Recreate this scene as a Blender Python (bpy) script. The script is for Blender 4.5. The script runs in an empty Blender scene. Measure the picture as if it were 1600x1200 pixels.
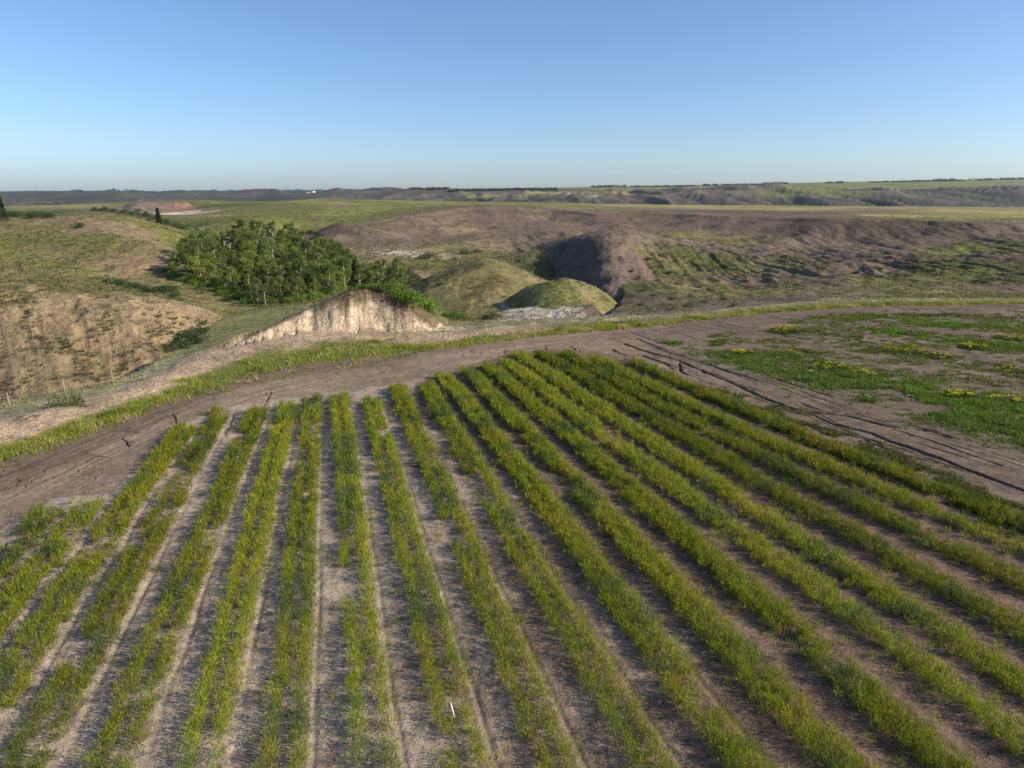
import bpy, math, numpy as np
from mathutils import Vector
R_ = math.radians
scene = bpy.context.scene
col = scene.collection

# ------------------------------------------------------------------ camera, sky, sun, exposure
CAM_H, TILT = 20.0, 15.7
cam = bpy.data.objects.new("camera", bpy.data.cameras.new("camera"))
col.objects.link(cam)
cam.location = (0, 0, CAM_H)
cam.rotation_euler = (R_(90 - TILT), 0, 0)
cam.data.sensor_width = 36.0
cam.data.lens = 24.0
cam.data.clip_start = 0.5
cam.data.clip_end = 60000
scene.camera = cam

SUN_EL, SUN_AZ = 28.0, 101.0          # azimuth clockwise from the view direction (+Y)
world = bpy.data.worlds.new("World")
scene.world = world
world.use_nodes = True
wn = world.node_tree.nodes
wl = world.node_tree.links
wn.clear()
sky = wn.new("ShaderNodeTexSky")
sky.sky_type = 'NISHITA'
sky.sun_disc = False
sky.sun_elevation = R_(SUN_EL)
sky.sun_rotation = R_(SUN_AZ)
sky.altitude = 300
sky.air_density = 0.8
sky.dust_density = 1.0
sky.ozone_density = 4.6
bg = wn.new("ShaderNodeBackground")
bg.inputs[1].default_value = 0.13
wo = wn.new("ShaderNodeOutputWorld")
wl.new(sky.outputs[0], bg.inputs[0])
wl.new(bg.outputs[0], wo.inputs[0])

sun = bpy.data.objects.new("sun", bpy.data.lights.new("sun", 'SUN'))
col.objects.link(sun)
sun.data.energy = 5.0
sun.data.angle = R_(0.53)
sun.data.color = (1.0, 0.88, 0.69)
_e, _a = R_(SUN_EL), R_(SUN_AZ)
sdir = Vector((math.sin(_a) * math.cos(_e), math.cos(_a) * math.cos(_e), math.sin(_e)))
sun.rotation_euler = sdir.to_track_quat('Z', 'Y').to_euler()
sun.location = (60, 0, 60)

scene.view_settings.view_transform = 'Standard'
scene.view_settings.look = 'None'
scene.view_settings.exposure = 0.4
scene.view_settings.gamma = 1.0
scene.view_settings.use_curve_mapping = False
scene.cycles.max_bounces = 5
scene.cycles.diffuse_bounces = 2
scene.cycles.transmission_bounces = 3
scene.cycles.transparent_max_bounces = 4
scene.cycles.volume_bounces = 0

# ------------------------------------------------------------------ helpers
F_PX = 1066.0
S_, C_ = math.sin(R_(TILT)), math.cos(R_(TILT))
rng = np.random.default_rng(7)

def ratio(py):                       # horizontal distance per metre of drop below the camera
    v = (np.asarray(py, float) - 600) / F_PX
    return (C_ - v * S_) / (S_ + v * C_)

def flat(px, py, z=0.0):             # where a photo direction meets the level z
    d = CAM_H - z
    Y = d * ratio(py)
    return (px - 800) / F_PX * (Y * C_ + d * S_), Y

def z_at(py, Y):                     # height of a point seen in that direction at distance Y
    return CAM_H - Y / ratio(py)

def x_at(px, Y, z):
    return (px - 800) / F_PX * (Y * C_ + (CAM_H - z) * S_)

def _hash(ix, iy, seed):
    h = (ix.astype(np.int64) * 374761393 + iy.astype(np.int64) * 668265263 + seed * 974711) & 0xFFFFFFFF
    h = ((h ^ (h >> 13)) * 1274126177) & 0xFFFFFFFF
    h = h ^ (h >> 16)
    return (h & 0xFFFFFF) / float(0xFFFFFF)

def vnoise(x, y, seed=0):            # value noise in -1..1
    ix, iy = np.floor(x), np.floor(y)
    fx, fy = x - ix, y - iy
    fx = fx * fx * fx * (fx * (fx * 6 - 15) + 10)
    fy = fy * fy * fy * (fy * (fy * 6 - 15) + 10)
    a, b = _hash(ix, iy, seed), _hash(ix + 1, iy, seed)
    c, d = _hash(ix, iy + 1, seed), _hash(ix + 1, iy + 1, seed)
    return (a + (b - a) * fx + (c - a) * fy + (a - b - c + d) * fx * fy) * 2 - 1

def fbm(x, y, seed=0, octv=4, gain=0.5):
    t, amp, nrm = 0, 1.0, 0
    for k in range(octv):
        f = 2.03 ** k
        t = t + amp * vnoise(x * f + 17.3 * k, y * f - 9.1 * k, seed + k)
        nrm += amp
        amp *= gain
    return t / nrm

def ridged(x, y, seed=0, octv=3):
    t, amp, nrm = 0, 1.0, 0
    for k in range(octv):
        f = 2.1 ** k
        t = t + amp * (1 - np.abs(vnoise(x * f + 5.7 * k, y * f + 3.1 * k, seed + k)) * 2)
        nrm += amp
        amp *= 0.5
    return t / nrm                    # about -1..1, crests at 1

def sstep(a, b, x):
    t = np.clip((x - a) / (b - a), 0, 1)
    return t * t * (3 - 2 * t)

def in_poly(x, y, poly):
    inside = np.zeros(x.shape, bool)
    n = len(poly)
    for i in range(n):
        x1, y1 = poly[i]
        x2, y2 = poly[(i + 1) % n]
        c = ((y1 > y) != (y2 > y)) & (x < (x2 - x1) * (y - y1) / (y2 - y1 + 1e-12) + x1)
        inside ^= c
    return inside

def dist_poly(x, y, pts):            # distance to an open polyline
    d = np.full(x.shape, 1e9)
    for (x1, y1), (x2, y2) in zip(pts[:-1], pts[1:]):
        dx, dy = x2 - x1, y2 - y1
        t = np.clip(((x - x1) * dx + (y - y1) * dy) / (dx * dx + dy * dy + 1e-9), 0, 1)
        d = np.minimum(d, np.hypot(x - x1 - t * dx, y - y1 - t * dy))
    return d

def tag(o, label=None, cat=None, group=None, kind=None):
    if label: o["label"] = label
    if cat: o["category"] = cat
    if group: o["group"] = group
    if kind: o["kind"] = kind
    return o

def mesh_np(name, V, F, mat=None, cols=None, smooth=False):
    """V (n,3), F (m,3) or (m,4) ; cols (n,3)"""
    me = bpy.data.meshes.new(name)
    V = np.asarray(V, np.float32)
    F = np.asarray(F, np.int32)
    k = F.shape[1]
    me.vertices.add(len(V))
    me.vertices.foreach_set("co", V.ravel())
    me.loops.add(F.size)
    me.loops.foreach_set("vertex_index", F.ravel())
    me.polygons.add(len(F))
    me.polygons.foreach_set("loop_start", np.arange(0, F.size, k, dtype=np.int32))
    me.polygons.foreach_set("loop_total", np.full(len(F), k, np.int32))
    if smooth:
        me.polygons.foreach_set("use_smooth", np.ones(len(F), bool))
    if cols is not None:
        ca = me.color_attributes.new("Col", 'FLOAT_COLOR', 'POINT')
        c4 = np.ones((len(V), 4), np.float32)
        c4[:, :3] = cols
        ca.data.foreach_set("color", c4.ravel())
    me.update(calc_edges=True)
    if mat: me.materials.append(mat)
    return me

def obj(name, me, parent=None, loc=None):
    o = bpy.data.objects.new(name, me)
    col.objects.link(o)
    if parent: o.parent = parent
    if loc is not None: o.location = loc
    return o

def empty(name, loc, **kw):
    o = bpy.data.objects.new(name, None)
    o.empty_display_size = 0.3
    col.objects.link(o)
    o.location = loc
    return tag(o, **kw)

# ------------------------------------------------------------------ materials
def ground_mat(name, s1, s2, s3, amt, bump, bdist, rough=0.95):
    """vertex colour (the surface's own colour) broken up by noise at three scales (1/m)"""
    m = bpy.data.materials.new(name)
    m.use_nodes = True
    nt = m.node_tree
    N, L = nt.nodes, nt.links
    b = N["Principled BSDF"]
    b.inputs["Roughness"].default_value = rough
    b.inputs["Specular IOR Level"].default_value = 0.15
    at = N.new("ShaderNodeAttribute"); at.attribute_name = "Col"
    geo = N.new("ShaderNodeNewGeometry")
    outs = []
    for i, s in enumerate((s1, s2, s3)):
        n = N.new("ShaderNodeTexNoise")
        n.inputs["Scale"].default_value = s
        n.inputs["Detail"].default_value = 4
        n.inputs["Roughness"].default_value = 0.65
        L.new(geo.outputs["Position"], n.inputs["Vector"])
        outs.append(n.outputs["Fac"])
    def math_(op, a, b_):
        n = N.new("ShaderNodeMath"); n.operation = op
        for i, v in enumerate((a, b_)):
            if isinstance(v, (int, float)): n.inputs[i].default_value = v
            else: L.new(v, n.inputs[i])
        return n.outputs[0]
    t = math_('ADD', outs[0], outs[1])
    t = math_('ADD', t, outs[2])
    t = math_('SUBTRACT', t, 1.5)
    t = math_('MULTIPLY', t, amt)
    t = math_('ADD', t, 1.0)
    t = math_('MAXIMUM', t, 0.25)
    mx = N.new("ShaderNodeVectorMath"); mx.operation = 'SCALE'
    L.new(at.outputs["Color"], mx.inputs[0]); L.new(t, mx.inputs["Scale"])
    L.new(mx.outputs[0], b.inputs["Base Color"])
    h = math_('ADD', math_('MULTIPLY', outs[1], 1.0), math_('MULTIPLY', outs[2], 0.6))
    bp = N.new("ShaderNodeBump")
    bp.inputs["Strength"].default_value = bump
    bp.inputs["Distance"].default_value = bdist
    L.new(h, bp.inputs["Height"]); L.new(bp.outputs[0], b.inputs["Normal"])
    return m

def leaf_mat(name, transl=0.3, rough=0.6):
    m = bpy.data.materials.new(name)
    m.use_nodes = True
    nt = m.node_tree
    N, L = nt.nodes, nt.links
    b = N["Principled BSDF"]
    b.inputs["Roughness"].default_value = rough
    b.inputs["Specular IOR Level"].default_value = 0.12
    at = N.new("ShaderNodeAttribute"); at.attribute_name = "Col"
    oi = N.new("ShaderNodeObjectInfo")
    hsv = N.new("ShaderNodeHueSaturation")
    mr = N.new("ShaderNodeMapRange")
    mr.inputs["To Min"].default_value = 0.75; mr.inputs["To Max"].default_value = 1.25
    L.new(oi.outputs["Random"], mr.inputs["Value"])
    L.new(mr.outputs[0], hsv.inputs["Value"])
    L.new(at.outputs["Color"], hsv.inputs["Color"])
    L.new(hsv.outputs[0], b.inputs["Base Color"])
    tr = N.new("ShaderNodeBsdfTranslucent")
    L.new(hsv.outputs[0], tr.inputs["Color"])
    mx = N.new("ShaderNodeMixShader")
    mx.inputs[0].default_value = transl
    L.new(b.outputs[0], mx.inputs[1]); L.new(tr.outputs[0], mx.inputs[2])
    L.new(mx.outputs[0], N["Material Output"].inputs["Surface"])
    return m

def plain_mat(name, c, rough=0.8, ns=6.0, amt=0.4, metallic=0.0):
    m = bpy.data.materials.new(name)
    m.use_nodes = True
    N, L = m.node_tree.nodes, m.node_tree.links
    b = N["Principled BSDF"]
    b.inputs["Roughness"].default_value = rough
    b.inputs["Metallic"].default_value = metallic
    tc = N.new("ShaderNodeTexCoord")
    n = N.new("ShaderNodeTexNoise"); n.inputs["Scale"].default_value = ns; n.inputs["Detail"].default_value = 4
    L.new(tc.outputs["Object"], n.inputs["Vector"])
    r = N.new("ShaderNodeValToRGB")
    r.color_ramp.elements[0].color = tuple(v * (1 - amt) for v in c) + (1,)
    r.color_ramp.elements[1].color = tuple(min(1, v * (1 + amt)) for v in c) + (1,)
    r.color_ramp.elements[0].position = 0.3; r.color_ramp.elements[1].position = 0.7
    L.new(n.outputs["Fac"], r.inputs["Fac"]); L.new(r.outputs[0], b.inputs["Base Color"])
    return m

M_FIELD = ground_mat("bare_field_soil", 0.5, 2.5, 9.0, 1.3, 1.0, 0.10)
M_BAD = ground_mat("badland_soil", 0.12, 0.7, 2.6, 1.5, 1.0, 0.5)
M_FAR = ground_mat("distant_land", 0.006, 0.03, 0.12, 1.2, 0.6, 4.0)
M_CROP = leaf_mat("crop_leaves", 0.36)
M_GRASS = leaf_mat("grass_blades", 0.35)
M_TREE = leaf_mat("aspen_leaves", 0.30)
M_BARK = plain_mat("pale_aspen_bark", (0.50, 0.47, 0.40), 0.9, 3.0, 0.35)
M_DEAD = plain_mat("grey_dead_wood", (0.24, 0.22, 0.19), 0.9, 3.0, 0.3)
M_BARKD = plain_mat("dark_bark", (0.12, 0.09, 0.06), 0.9, 3.0, 0.35)
M_POST = plain_mat("weathered_post_wood", (0.26, 0.22, 0.17), 0.9, 5.0, 0.4)
M_WIRE = plain_mat("fence_wire", (0.30, 0.30, 0.29), 0.5, 2.0, 0.2, 0.8)
M_STAKE = plain_mat("white_stake_paint", (0.80, 0.80, 0.78), 0.5, 4.0, 0.08)
M_WHITE = plain_mat("white_siding", (0.8, 0.8, 0.78), 0.7, 0.5, 0.06)
M_STEEL = plain_mat("galvanised_steel", (0.35, 0.36, 0.37), 0.5, 2.0, 0.15, 0.6)

# ------------------------------------------------------------------ the land: palette of surface colours
PAL = dict(
    g=(0.165, 0.170, 0.048),   # green prairie grass
    y=(0.270, 0.235, 0.085),   # dry yellow grass
    o=(0.190, 0.164, 0.072),   # olive sparse grass
    d=(0.095, 0.105, 0.036),   # dark green scrub
    s=(0.166, 0.124, 0.097),   # purple-brown clay
    k=(0.100, 0.073, 0.060),   # dark clay
    t=(0.270, 0.200, 0.120),   # tan clay
    w=(0.480, 0.425, 0.355),   # bleached clay
    r=(0.190, 0.115, 0.082),   # burnt red clay
    b=(0.048, 0.054, 0.040),   # bush-covered far slope
)
# (px, py, Y, colour) seen points ; (px, None, Y, z, colour) hidden points
PTS = [
 # gully and bare hillside on the left
 (-250,None,85,-12,'t'),(0,None,85,-12,'t'),(100,None,88,-12,'t'),(180,None,95,-12,'t'),(250,None,110,-13,'t'),(320,None,120,-13,'t'),
 (400,None,150,-12,'d'),(-250,640,98,'t'),(0,630,100,'t'),(0,530,113,'t'),(0,470,123,'t'),(0,450,128,'o'),(-250,440,128,'o'),
 (75,600,103,'t'),(75,520,116,'t'),(75,468,127,'t'),(90,456,130,'o'),(150,585,108,'t'),(150,520,120,'t'),(150,470,129,'t'),(150,461,133,'o'),
 (250,560,118,'t'),(250,510,127,'t'),(250,487,133,'t'),(250,477,136,'t'),(300,497,136,'t'),(300,481,138,'t'),(340,491,140,'t'),(200,463,133,'t'),
 (0,None,150,0,'g'),(150,None,152,-3,'g'),(250,None,156,-6,'d'),(340,None,165,-10,'g'),(-250,None,150,0,'g'),
 # smooth grassy hill behind it
 (0,432,190,'o'),(100,432,195,'o'),(200,445,190,'d'),(250,455,180,'d'),(290,465,185,'o'),(330,474,190,'o'),
 (0,400,235,'g'),(100,395,240,'o'),(195,418,225,'t'),(230,412,230,'t'),(160,425,220,'o'),(250,430,220,'o'),(100,415,215,'g'),(0,375,265,'g'),(140,375,262,'g'),(220,378,258,'o'),
 (60,355,300,'o'),(140,352,300,'t'),(200,362,290,'t'),(240,378,270,'t'),(280,392,260,'t'),(0,343,315,'o'),(100,338,330,'t'),(170,335,335,'o'),(205,342,325,'o'),(230,350,315,'g'),
 (265,365,300,'g'),(-250,350,300,'o'),(-250,420,200,'o'),(320,402,260,'g'),
 (0,None,400,-1,'g'),(170,None,420,0,'g'),(270,None,400,-4,'d'),(-250,None,400,-2,'d'),
 # coulee with the aspens
 (400,474,195,'d'),(480,468,192,'d'),(340,445,215,'d'),(350,None,260,-5,'d'),(450,None,250,-8,'d'),(550,None,230,-10,'d'),(350,None,325,-5,'d'),(430,None,325,-5,'d'),(490,None,310,-6,'d'),
 (300,None,290,-5,'d'),(560,None,160,-9,'d'),(640,None,180,-10,'d'),(540,None,290,-7,'d'),(600,None,240,-9,'d'),
 # grassy plateau behind the coulee
 (330,352,380,'g'),(400,347,385,'g'),(450,345,400,'g'),(340,333,530,'g'),(400,322,600,'g'),(480,311,700,'g'),(540,318,620,'y'),(440,316,650,'g'),(560,330,500,'g'),(560,343,430,'g'),
 (600,320,650,'g'),(480,335,480,'g'),(390,340,440,'o'),(500,355,385,'k'),(520,364,360,'k'),(310,345,420,'g'),
 # mesas on the far left
 (30,326,720,'g'),(100,322,850,'y'),(60,332,620,'d'),(150,329,700,'s'),(130,319,950,'g'),(190,328,640,'d'),(-250,330,700,'d'),
 (230,315,900,'g'),(300,315,900,'g'),(270,321,820,'g'),(255,327,760,'s'),(262,338,650,'w'),(285,328,760,'s'),(300,334,700,'w'),(320,333,700,'s'),(335,322,800,'d'),(250,345,560,'d'),(360,326,760,'g'),(215,335,600,'d'),(230,343,560,'d'),(285,345,560,'o'),
 # rim of the big bowl
 (500,370,385,'s'),(545,358,400,'g'),(600,346,410,'s'),(670,334,440,'s'),(740,325,470,'s'),(800,325,478,'s'),(860,328,480,'s'),(930,335,460,'s'),(1000,334,460,'s'),(1080,337,445,'s'),(1150,340,430,'s'),
 (1290,346,400,'k'),(1400,349,390,'k'),(1500,352,385,'k'),(1600,356,380,'s'),(1850,362,370,'s'),
 (600,335,480,'g'),(740,320,560,'g'),(860,322,570,'g'),(930,327,560,'g'),(1000,326,600,'s'),(1080,331,560,'k'),(1150,333,540,'s'),(1250,333,560,'k'),(1290,337,500,'s'),(1400,337,520,'y'),(1400,343,440,'g'),(1500,340,520,'y'),(1600,344,470,'g'),(1850,350,450,'g'),
 (600,314,900,'g'),(700,316,950,'y'),(800,318,1000,'g'),(900,320,1000,'y'),(1000,321,1000,'y'),(1100,322,1000,'y'),(1200,322,1000,'y'),(1300,323,1000,'y'),(1450,324,1000,'y'),(1600,325,1000,'y'),(1850,327,1000,'y'),
 (1350,330,700,'s'),(1500,331,700,'y'),(1600,333,700,'y'),(1200,327,760,'y'),(1000,323,760,'y'),(850,320,760,'g'),
 # slope of the bowl
 (540,380,350,'s'),(600,376,340,'s'),(660,360,385,'s'),(700,350,405,'s'),(720,342,425,'t'),(700,386,325,'o'),(640,392,310,'t'),(800,374,350,'s'),(780,385,330,'t'),(800,345,425,'s'),(880,350,405,'s'),(880,338,440,'s'),(820,380,340,'s'),
 (620,402,290,'o'),(680,410,280,'g'),(740,398,300,'o'),(700,418,268,'d'),(660,428,245,'t'),(680,442,228,'t'),(580,400,290,'t'),(655,455,215,'o'),(720,478,185,'o'),(745,495,170,'o'),(690,490,170,'t'),(800,478,182,'t'),(870,470,190,'o'),
 (780,482,178,'o'),(720,452,212,'o'),(800,None,250,-9,'d'),(860,None,255,-9,'d'),(900,None,240,-10,'s'),(930,None,200,-10,'o'),(820,None,200,-10,'o'),(790,488,165,'w'),(850,496,155,'w'),(905,498,152,'w'),(750,500,160,'o'),(640,395,300,'w'),
 # right-hand bowl
 (960,352,400,'s'),(1000,346,425,'s'),(1040,356,390,'o'),(1000,375,278,'s'),(985,385,256,'s'),(1000,398,240,'o'),(1060,396,265,'d'),(1060,385,300,'s'),(960,470,180,'k'),(952,486,160,'k'),(975,440,215,'s'),(1000,450,200,'d'),(1050,430,228,'d'),(1000,485,160,'d'),
 (1100,452,205,'o'),(1100,478,158,'s'),(1050,486,150,'k'),(1100,420,262,'d'),(1100,385,325,'s'),(1080,378,335,'s'),(1100,358,385,'o'),(1150,365,370,'o'),(1200,372,355,'s'),(1200,396,315,'s'),(1200,420,262,'o'),(1200,440,228,'s'),(1150,440,226,'s'),(1200,458,192,'o'),(1200,472,160,'s'),
 (1240,466,165,'k'),(1300,460,175,'s'),(1300,466,158,'w'),(1300,440,215,'s'),(1300,395,310,'s'),(1300,368,360,'s'),(1350,380,335,'s'),(1350,420,255,'s'),(1350,440,215,'g'),(1350,456,180,'o'),(1400,365,360,'s'),(1420,395,300,'s'),(1430,410,270,'r'),(1440,442,210,'o'),(1500,375,335,'g'),(1500,385,320,'s'),(1480,400,285,'d'),(1500,420,250,'d'),(1520,432,230,'g'),(1550,455,178,'s'),
 (1600,372,330,'g'),(1550,392,300,'r'),(1600,400,280,'k'),(1600,430,230,'k'),(1570,440,210,'d'),(1600,452,180,'r'),(1850,400,270,'s'),(1850,450,180,'s'),(1450,458,168,'y'),(1500,464,150,'o'),(1400,460,160,'g'),
 # far valley (hidden) and the far side
 (-250,None,1500,-25,'b'),(100,None,1600,-25,'b'),(300,None,1500,-25,'b'),(500,None,1350,-25,'b'),(700,None,1400,-30,'b'),(900,None,1400,-30,'b'),(1100,None,1400,-30,'b'),(1300,None,1400,-30,'b'),(1500,None,1400,-30,'b'),(1850,None,1400,-30,'b'),
 (-250,None,2600,-20,'b'),(100,316,2600,'b'),(300,312,2700,'b'),(500,312,2500,'b'),(700,315,2000,'b'),(900,320,1800,'b'),(1100,321,1800,'b'),(1300,322,1800,'b'),(1600,323,1800,'b'),(1850,324,1800,'b'),
 (-250,304,5200,'b'),(0,304,5200,'b'),(150,303,5200,'b'),(300,303,5000,'b'),(400,302.5,5000,'b'),(500,301,4200,'b'),(600,299.5,3400,'k'),(700,298.5,3000,'k'),(800,297.5,2800,'k'),(870,297,2800,'b'),
 (880,305,2300,'y'),(930,302,2700,'g'),(980,297,3200,'g'),(950,310,2050,'k'),(1000,300,2600,'k'),(1050,300,2500,'k'),(1100,297,2500,'k'),(1150,292,2500,'k'),(1205,288,2500,'k'),(1240,296,2500,'o'),(1290,302,2300,'g'),(1350,300,2400,'b'),(1450,299,2400,'b'),(1600,296,2400,'b'),(1850,294,2400,'b'),
 (1050,292,4000,'g'),(1200,288,4200,'g'),(1300,288,3900,'g'),(1330,295,2900,'g'),(1450,291,3200,'g'),(1600,288,3200,'g'),(1450,284,4300,'g'),(1600,280,4300,'g'),(1850,278,4300,'g'),(1850,288,3200,'g'),
 (900,294,3800,'g'),(970,292.5,4200,'g'),
 (-250,None,15000,0,'b'),(300,None,15000,0,'b'),(700,None,15000,20,'b'),(1100,None,15000,90,'g'),(1500,None,15000,150,'g'),(1850,None,15000,150,'g'),
]
EDGE_PX = [(-420,700),(-250,668),(0,632),(102,611),(178,595),(225,578),(262,557),(300,524),(352,495),(400,486),(462,477),(510,474),(560,478),(620,492),(668,511),(705,510),(760,506),(810,503),(865,500),(911,498),(987,494),(1060,491),(1150,482),(1240,474),(1400,467),(1600,469),(1850,476),(2300,490)]
EDGE = np.array([flat(p, q) for p, q in EDGE_PX])
EDGE_U = EDGE[:, 0] / EDGE[:, 1]
def edge_Y(u):
    return np.interp(u, EDGE_U, EDGE[:, 1])

cp, cz, cc = [], [], []
for p in PTS:
    if p[1] is None:
        px, _, Y, z, k = p
    else:
        px, py, Y, k = p
        z = float(z_at(py, Y))
    cp.append((x_at(px, Y, z) / Y, math.log(Y))); cz.append(z); cc.append(PAL[k])
for u, y in zip(EDGE_U, EDGE[:, 1]):
    cp.append((u, math.log(y))); cz.append(0.0); cc.append(PAL['o'])
cp, cz, cc = np.array(cp), np.array(cz), np.array(cc)
SC = np.array([1.0, 1.25])            # (tan azimuth, ln distance)
def _tps(A, B):
    d2 = (((A[:, None, :] - B[None, :, :]) * SC) ** 2).sum(-1)
    return 0.5 * d2 * np.log(d2 + 1e-12)
# heights are solved as depression below the eye per distance, so near and far points weigh alike
q = (cz - CAM_H) / np.exp(cp[:, 1])
n = len(cp)
A = np.zeros((n + 3, n + 3))
A[:n, :n] = _tps(cp, cp) + 2e-5 * np.eye(n)
A[:n, n:] = np.c_[np.ones(n), cp]
A[n:, :n] = A[:n, n:].T
TW = np.linalg.solve(A, np.r_[q, 0, 0, 0])

def tps_eval(u, l):
    P = np.c_[u.ravel(), l.ravel()]
    out = np.empty(len(P))
    for i in range(0, len(P), 20000):
        Q = P[i:i + 20000]
        out[i:i + 20000] = _tps(Q, cp) @ TW[:n] + TW[n] + Q @ TW[n + 1:]
    return out.reshape(u.shape)

# coarse tables over (u, ln Y), read bilinearly afterwards
GU = np.linspace(-1.45, 1.45, 330)
GL = np.linspace(math.log(40), math.log(16000), 420)
_gu, _gl = np.meshgrid(GU, GL, indexing='ij')
TAB = tps_eval(_gu, _gl)
def table(tab, u, l):
    fu = np.clip((u - GU[0]) / (GU[1] - GU[0]), 0, len(GU) - 1.001)
    fl = np.clip((l - GL[0]) / (GL[1] - GL[0]), 0, len(GL) - 1.001)
    i, j = fu.astype(int), fl.astype(int)
    a, b = fu - i, fl - j
    if tab.ndim == 3: a, b = a[..., None], b[..., None]
    return tab[i, j] * (1 - a) * (1 - b) + tab[i + 1, j] * a * (1 - b) + tab[i, j + 1] * (1 - a) * b + tab[i + 1, j + 1] * a * b

def colour_field(u, l):
    """surface colour: the nearest survey points, edges roughened by noise"""
    Y = np.exp(l); x = u * Y
    un = u + 0.022 * fbm(x / 9, Y / 9, 51, 4, 0.7)
    ln = l + 0.045 * fbm(x / 11, Y / 11, 61, 4, 0.7)
    P = np.c_[un.ravel(), ln.ravel()]
    out = np.empty((len(P), 3))
    for i in range(0, len(P), 20000):
        d2 = (((P[i:i + 20000, None, :] - cp[None]) * SC) ** 2).sum(-1)
        w = 1.0 / (d2 + 2e-5) ** 2.2
        w /= w.sum(1, keepdims=True)
        out[i:i + 20000] = w @ cc
    return out.reshape(u.shape + (3,))

# ------------------------------------------------------------------ mounds that rise out of the valley
def dome(x, y, cx, cy, rx, ry, zb, h, p=1.3):
    r2 = ((x - cx) / rx) ** 2 + ((y - cy) / ry) ** 2
    xw, yw = x + 2.0 * fbm(x / 13, y / 13, 92, 2), y + 2.5 * fbm(x / 13, y / 13, 93, 2)
    r2 = ((xw - cx) / rx) ** 2 + ((yw - cy) / ry) ** 2
    r2 = r2 * (1 + 0.10 * ridged(x / 6, y / 9, 91, 3))
    an = np.arctan2(yw - cy, xw - cx)
    rill = ridged(an * 3.2 + 0.3 * fbm(x / 6, y / 6, 94, 2), np.sqrt(r2) * 0.8, 95, 2) * sstep(0.25, 0.8, r2)
    return zb + h * (1 - r2 ** (p / 2) * 1.0) + 0.45 * rill

def plane3(a, b, c):
    a, b, c = map(np.array, (a, b, c))
    nn = np.cross(b - a, c - a)
    if nn[2] < 0: nn = -nn
    return lambda x, y: a[2] - (nn[0] * (x - a[0]) + nn[1] * (y - a[1])) / nn[2]

def pt(px, py, Y):
    z = float(z_at(py, Y)); return (x_at(px, Y, z), Y, z)

P1 = pt(943, 364, 250); P0 = pt(808, 392, 330); B2 = pt(953, 442, 205)
_L = plane3(P1, P0, B2)
_R = plane3(P1, B2, pt(1020, 388, 252))
_T = plane3(P1, P0, pt(1000, 358, 395))

GULLY = [pt(960, 398, 240)[:2], pt(957, 425, 205)[:2], pt(950, 455, 180)[:2], pt(946, 478, 163)[:2], pt(930, 494, 152)[:2]]
HOLE = (x_at(1240, 148, -2.0), 148.0)
MESA = (x_at(280, 840, 5.0), 840.0)
_RU = [x_at(p, 420, 5) / 420 for p in (300, 500, 600, 740, 860, 930, 1000, 1150, 1290, 1400, 1500, 1600, 1850)]
_RY = [372, 392, 418, 476, 486, 466, 468, 438, 406, 396, 391, 386, 376]
def rim_Y(u):
    return np.interp(u, _RU, _RY) * (1 + 0.008 * vnoise(np.asarray(u) * 14, np.asarray(u) * 0, 57))

BL_X  = np.array([-45, -40, -37, -33, -30, -26, -22.5, -19, -16, -13.5, -11, -8.0])
BL_H  = np.array([-3, -1, 0.4, 2.2, 3.5, 5.1, 6.2, 6.0, 4.6, 2.2, 0.1, -3])
BL_YB = np.array([83, 86, 89, 95, 98, 98.5, 98.8, 99.5, 100, 100.5, 101.5, 102])

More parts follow.
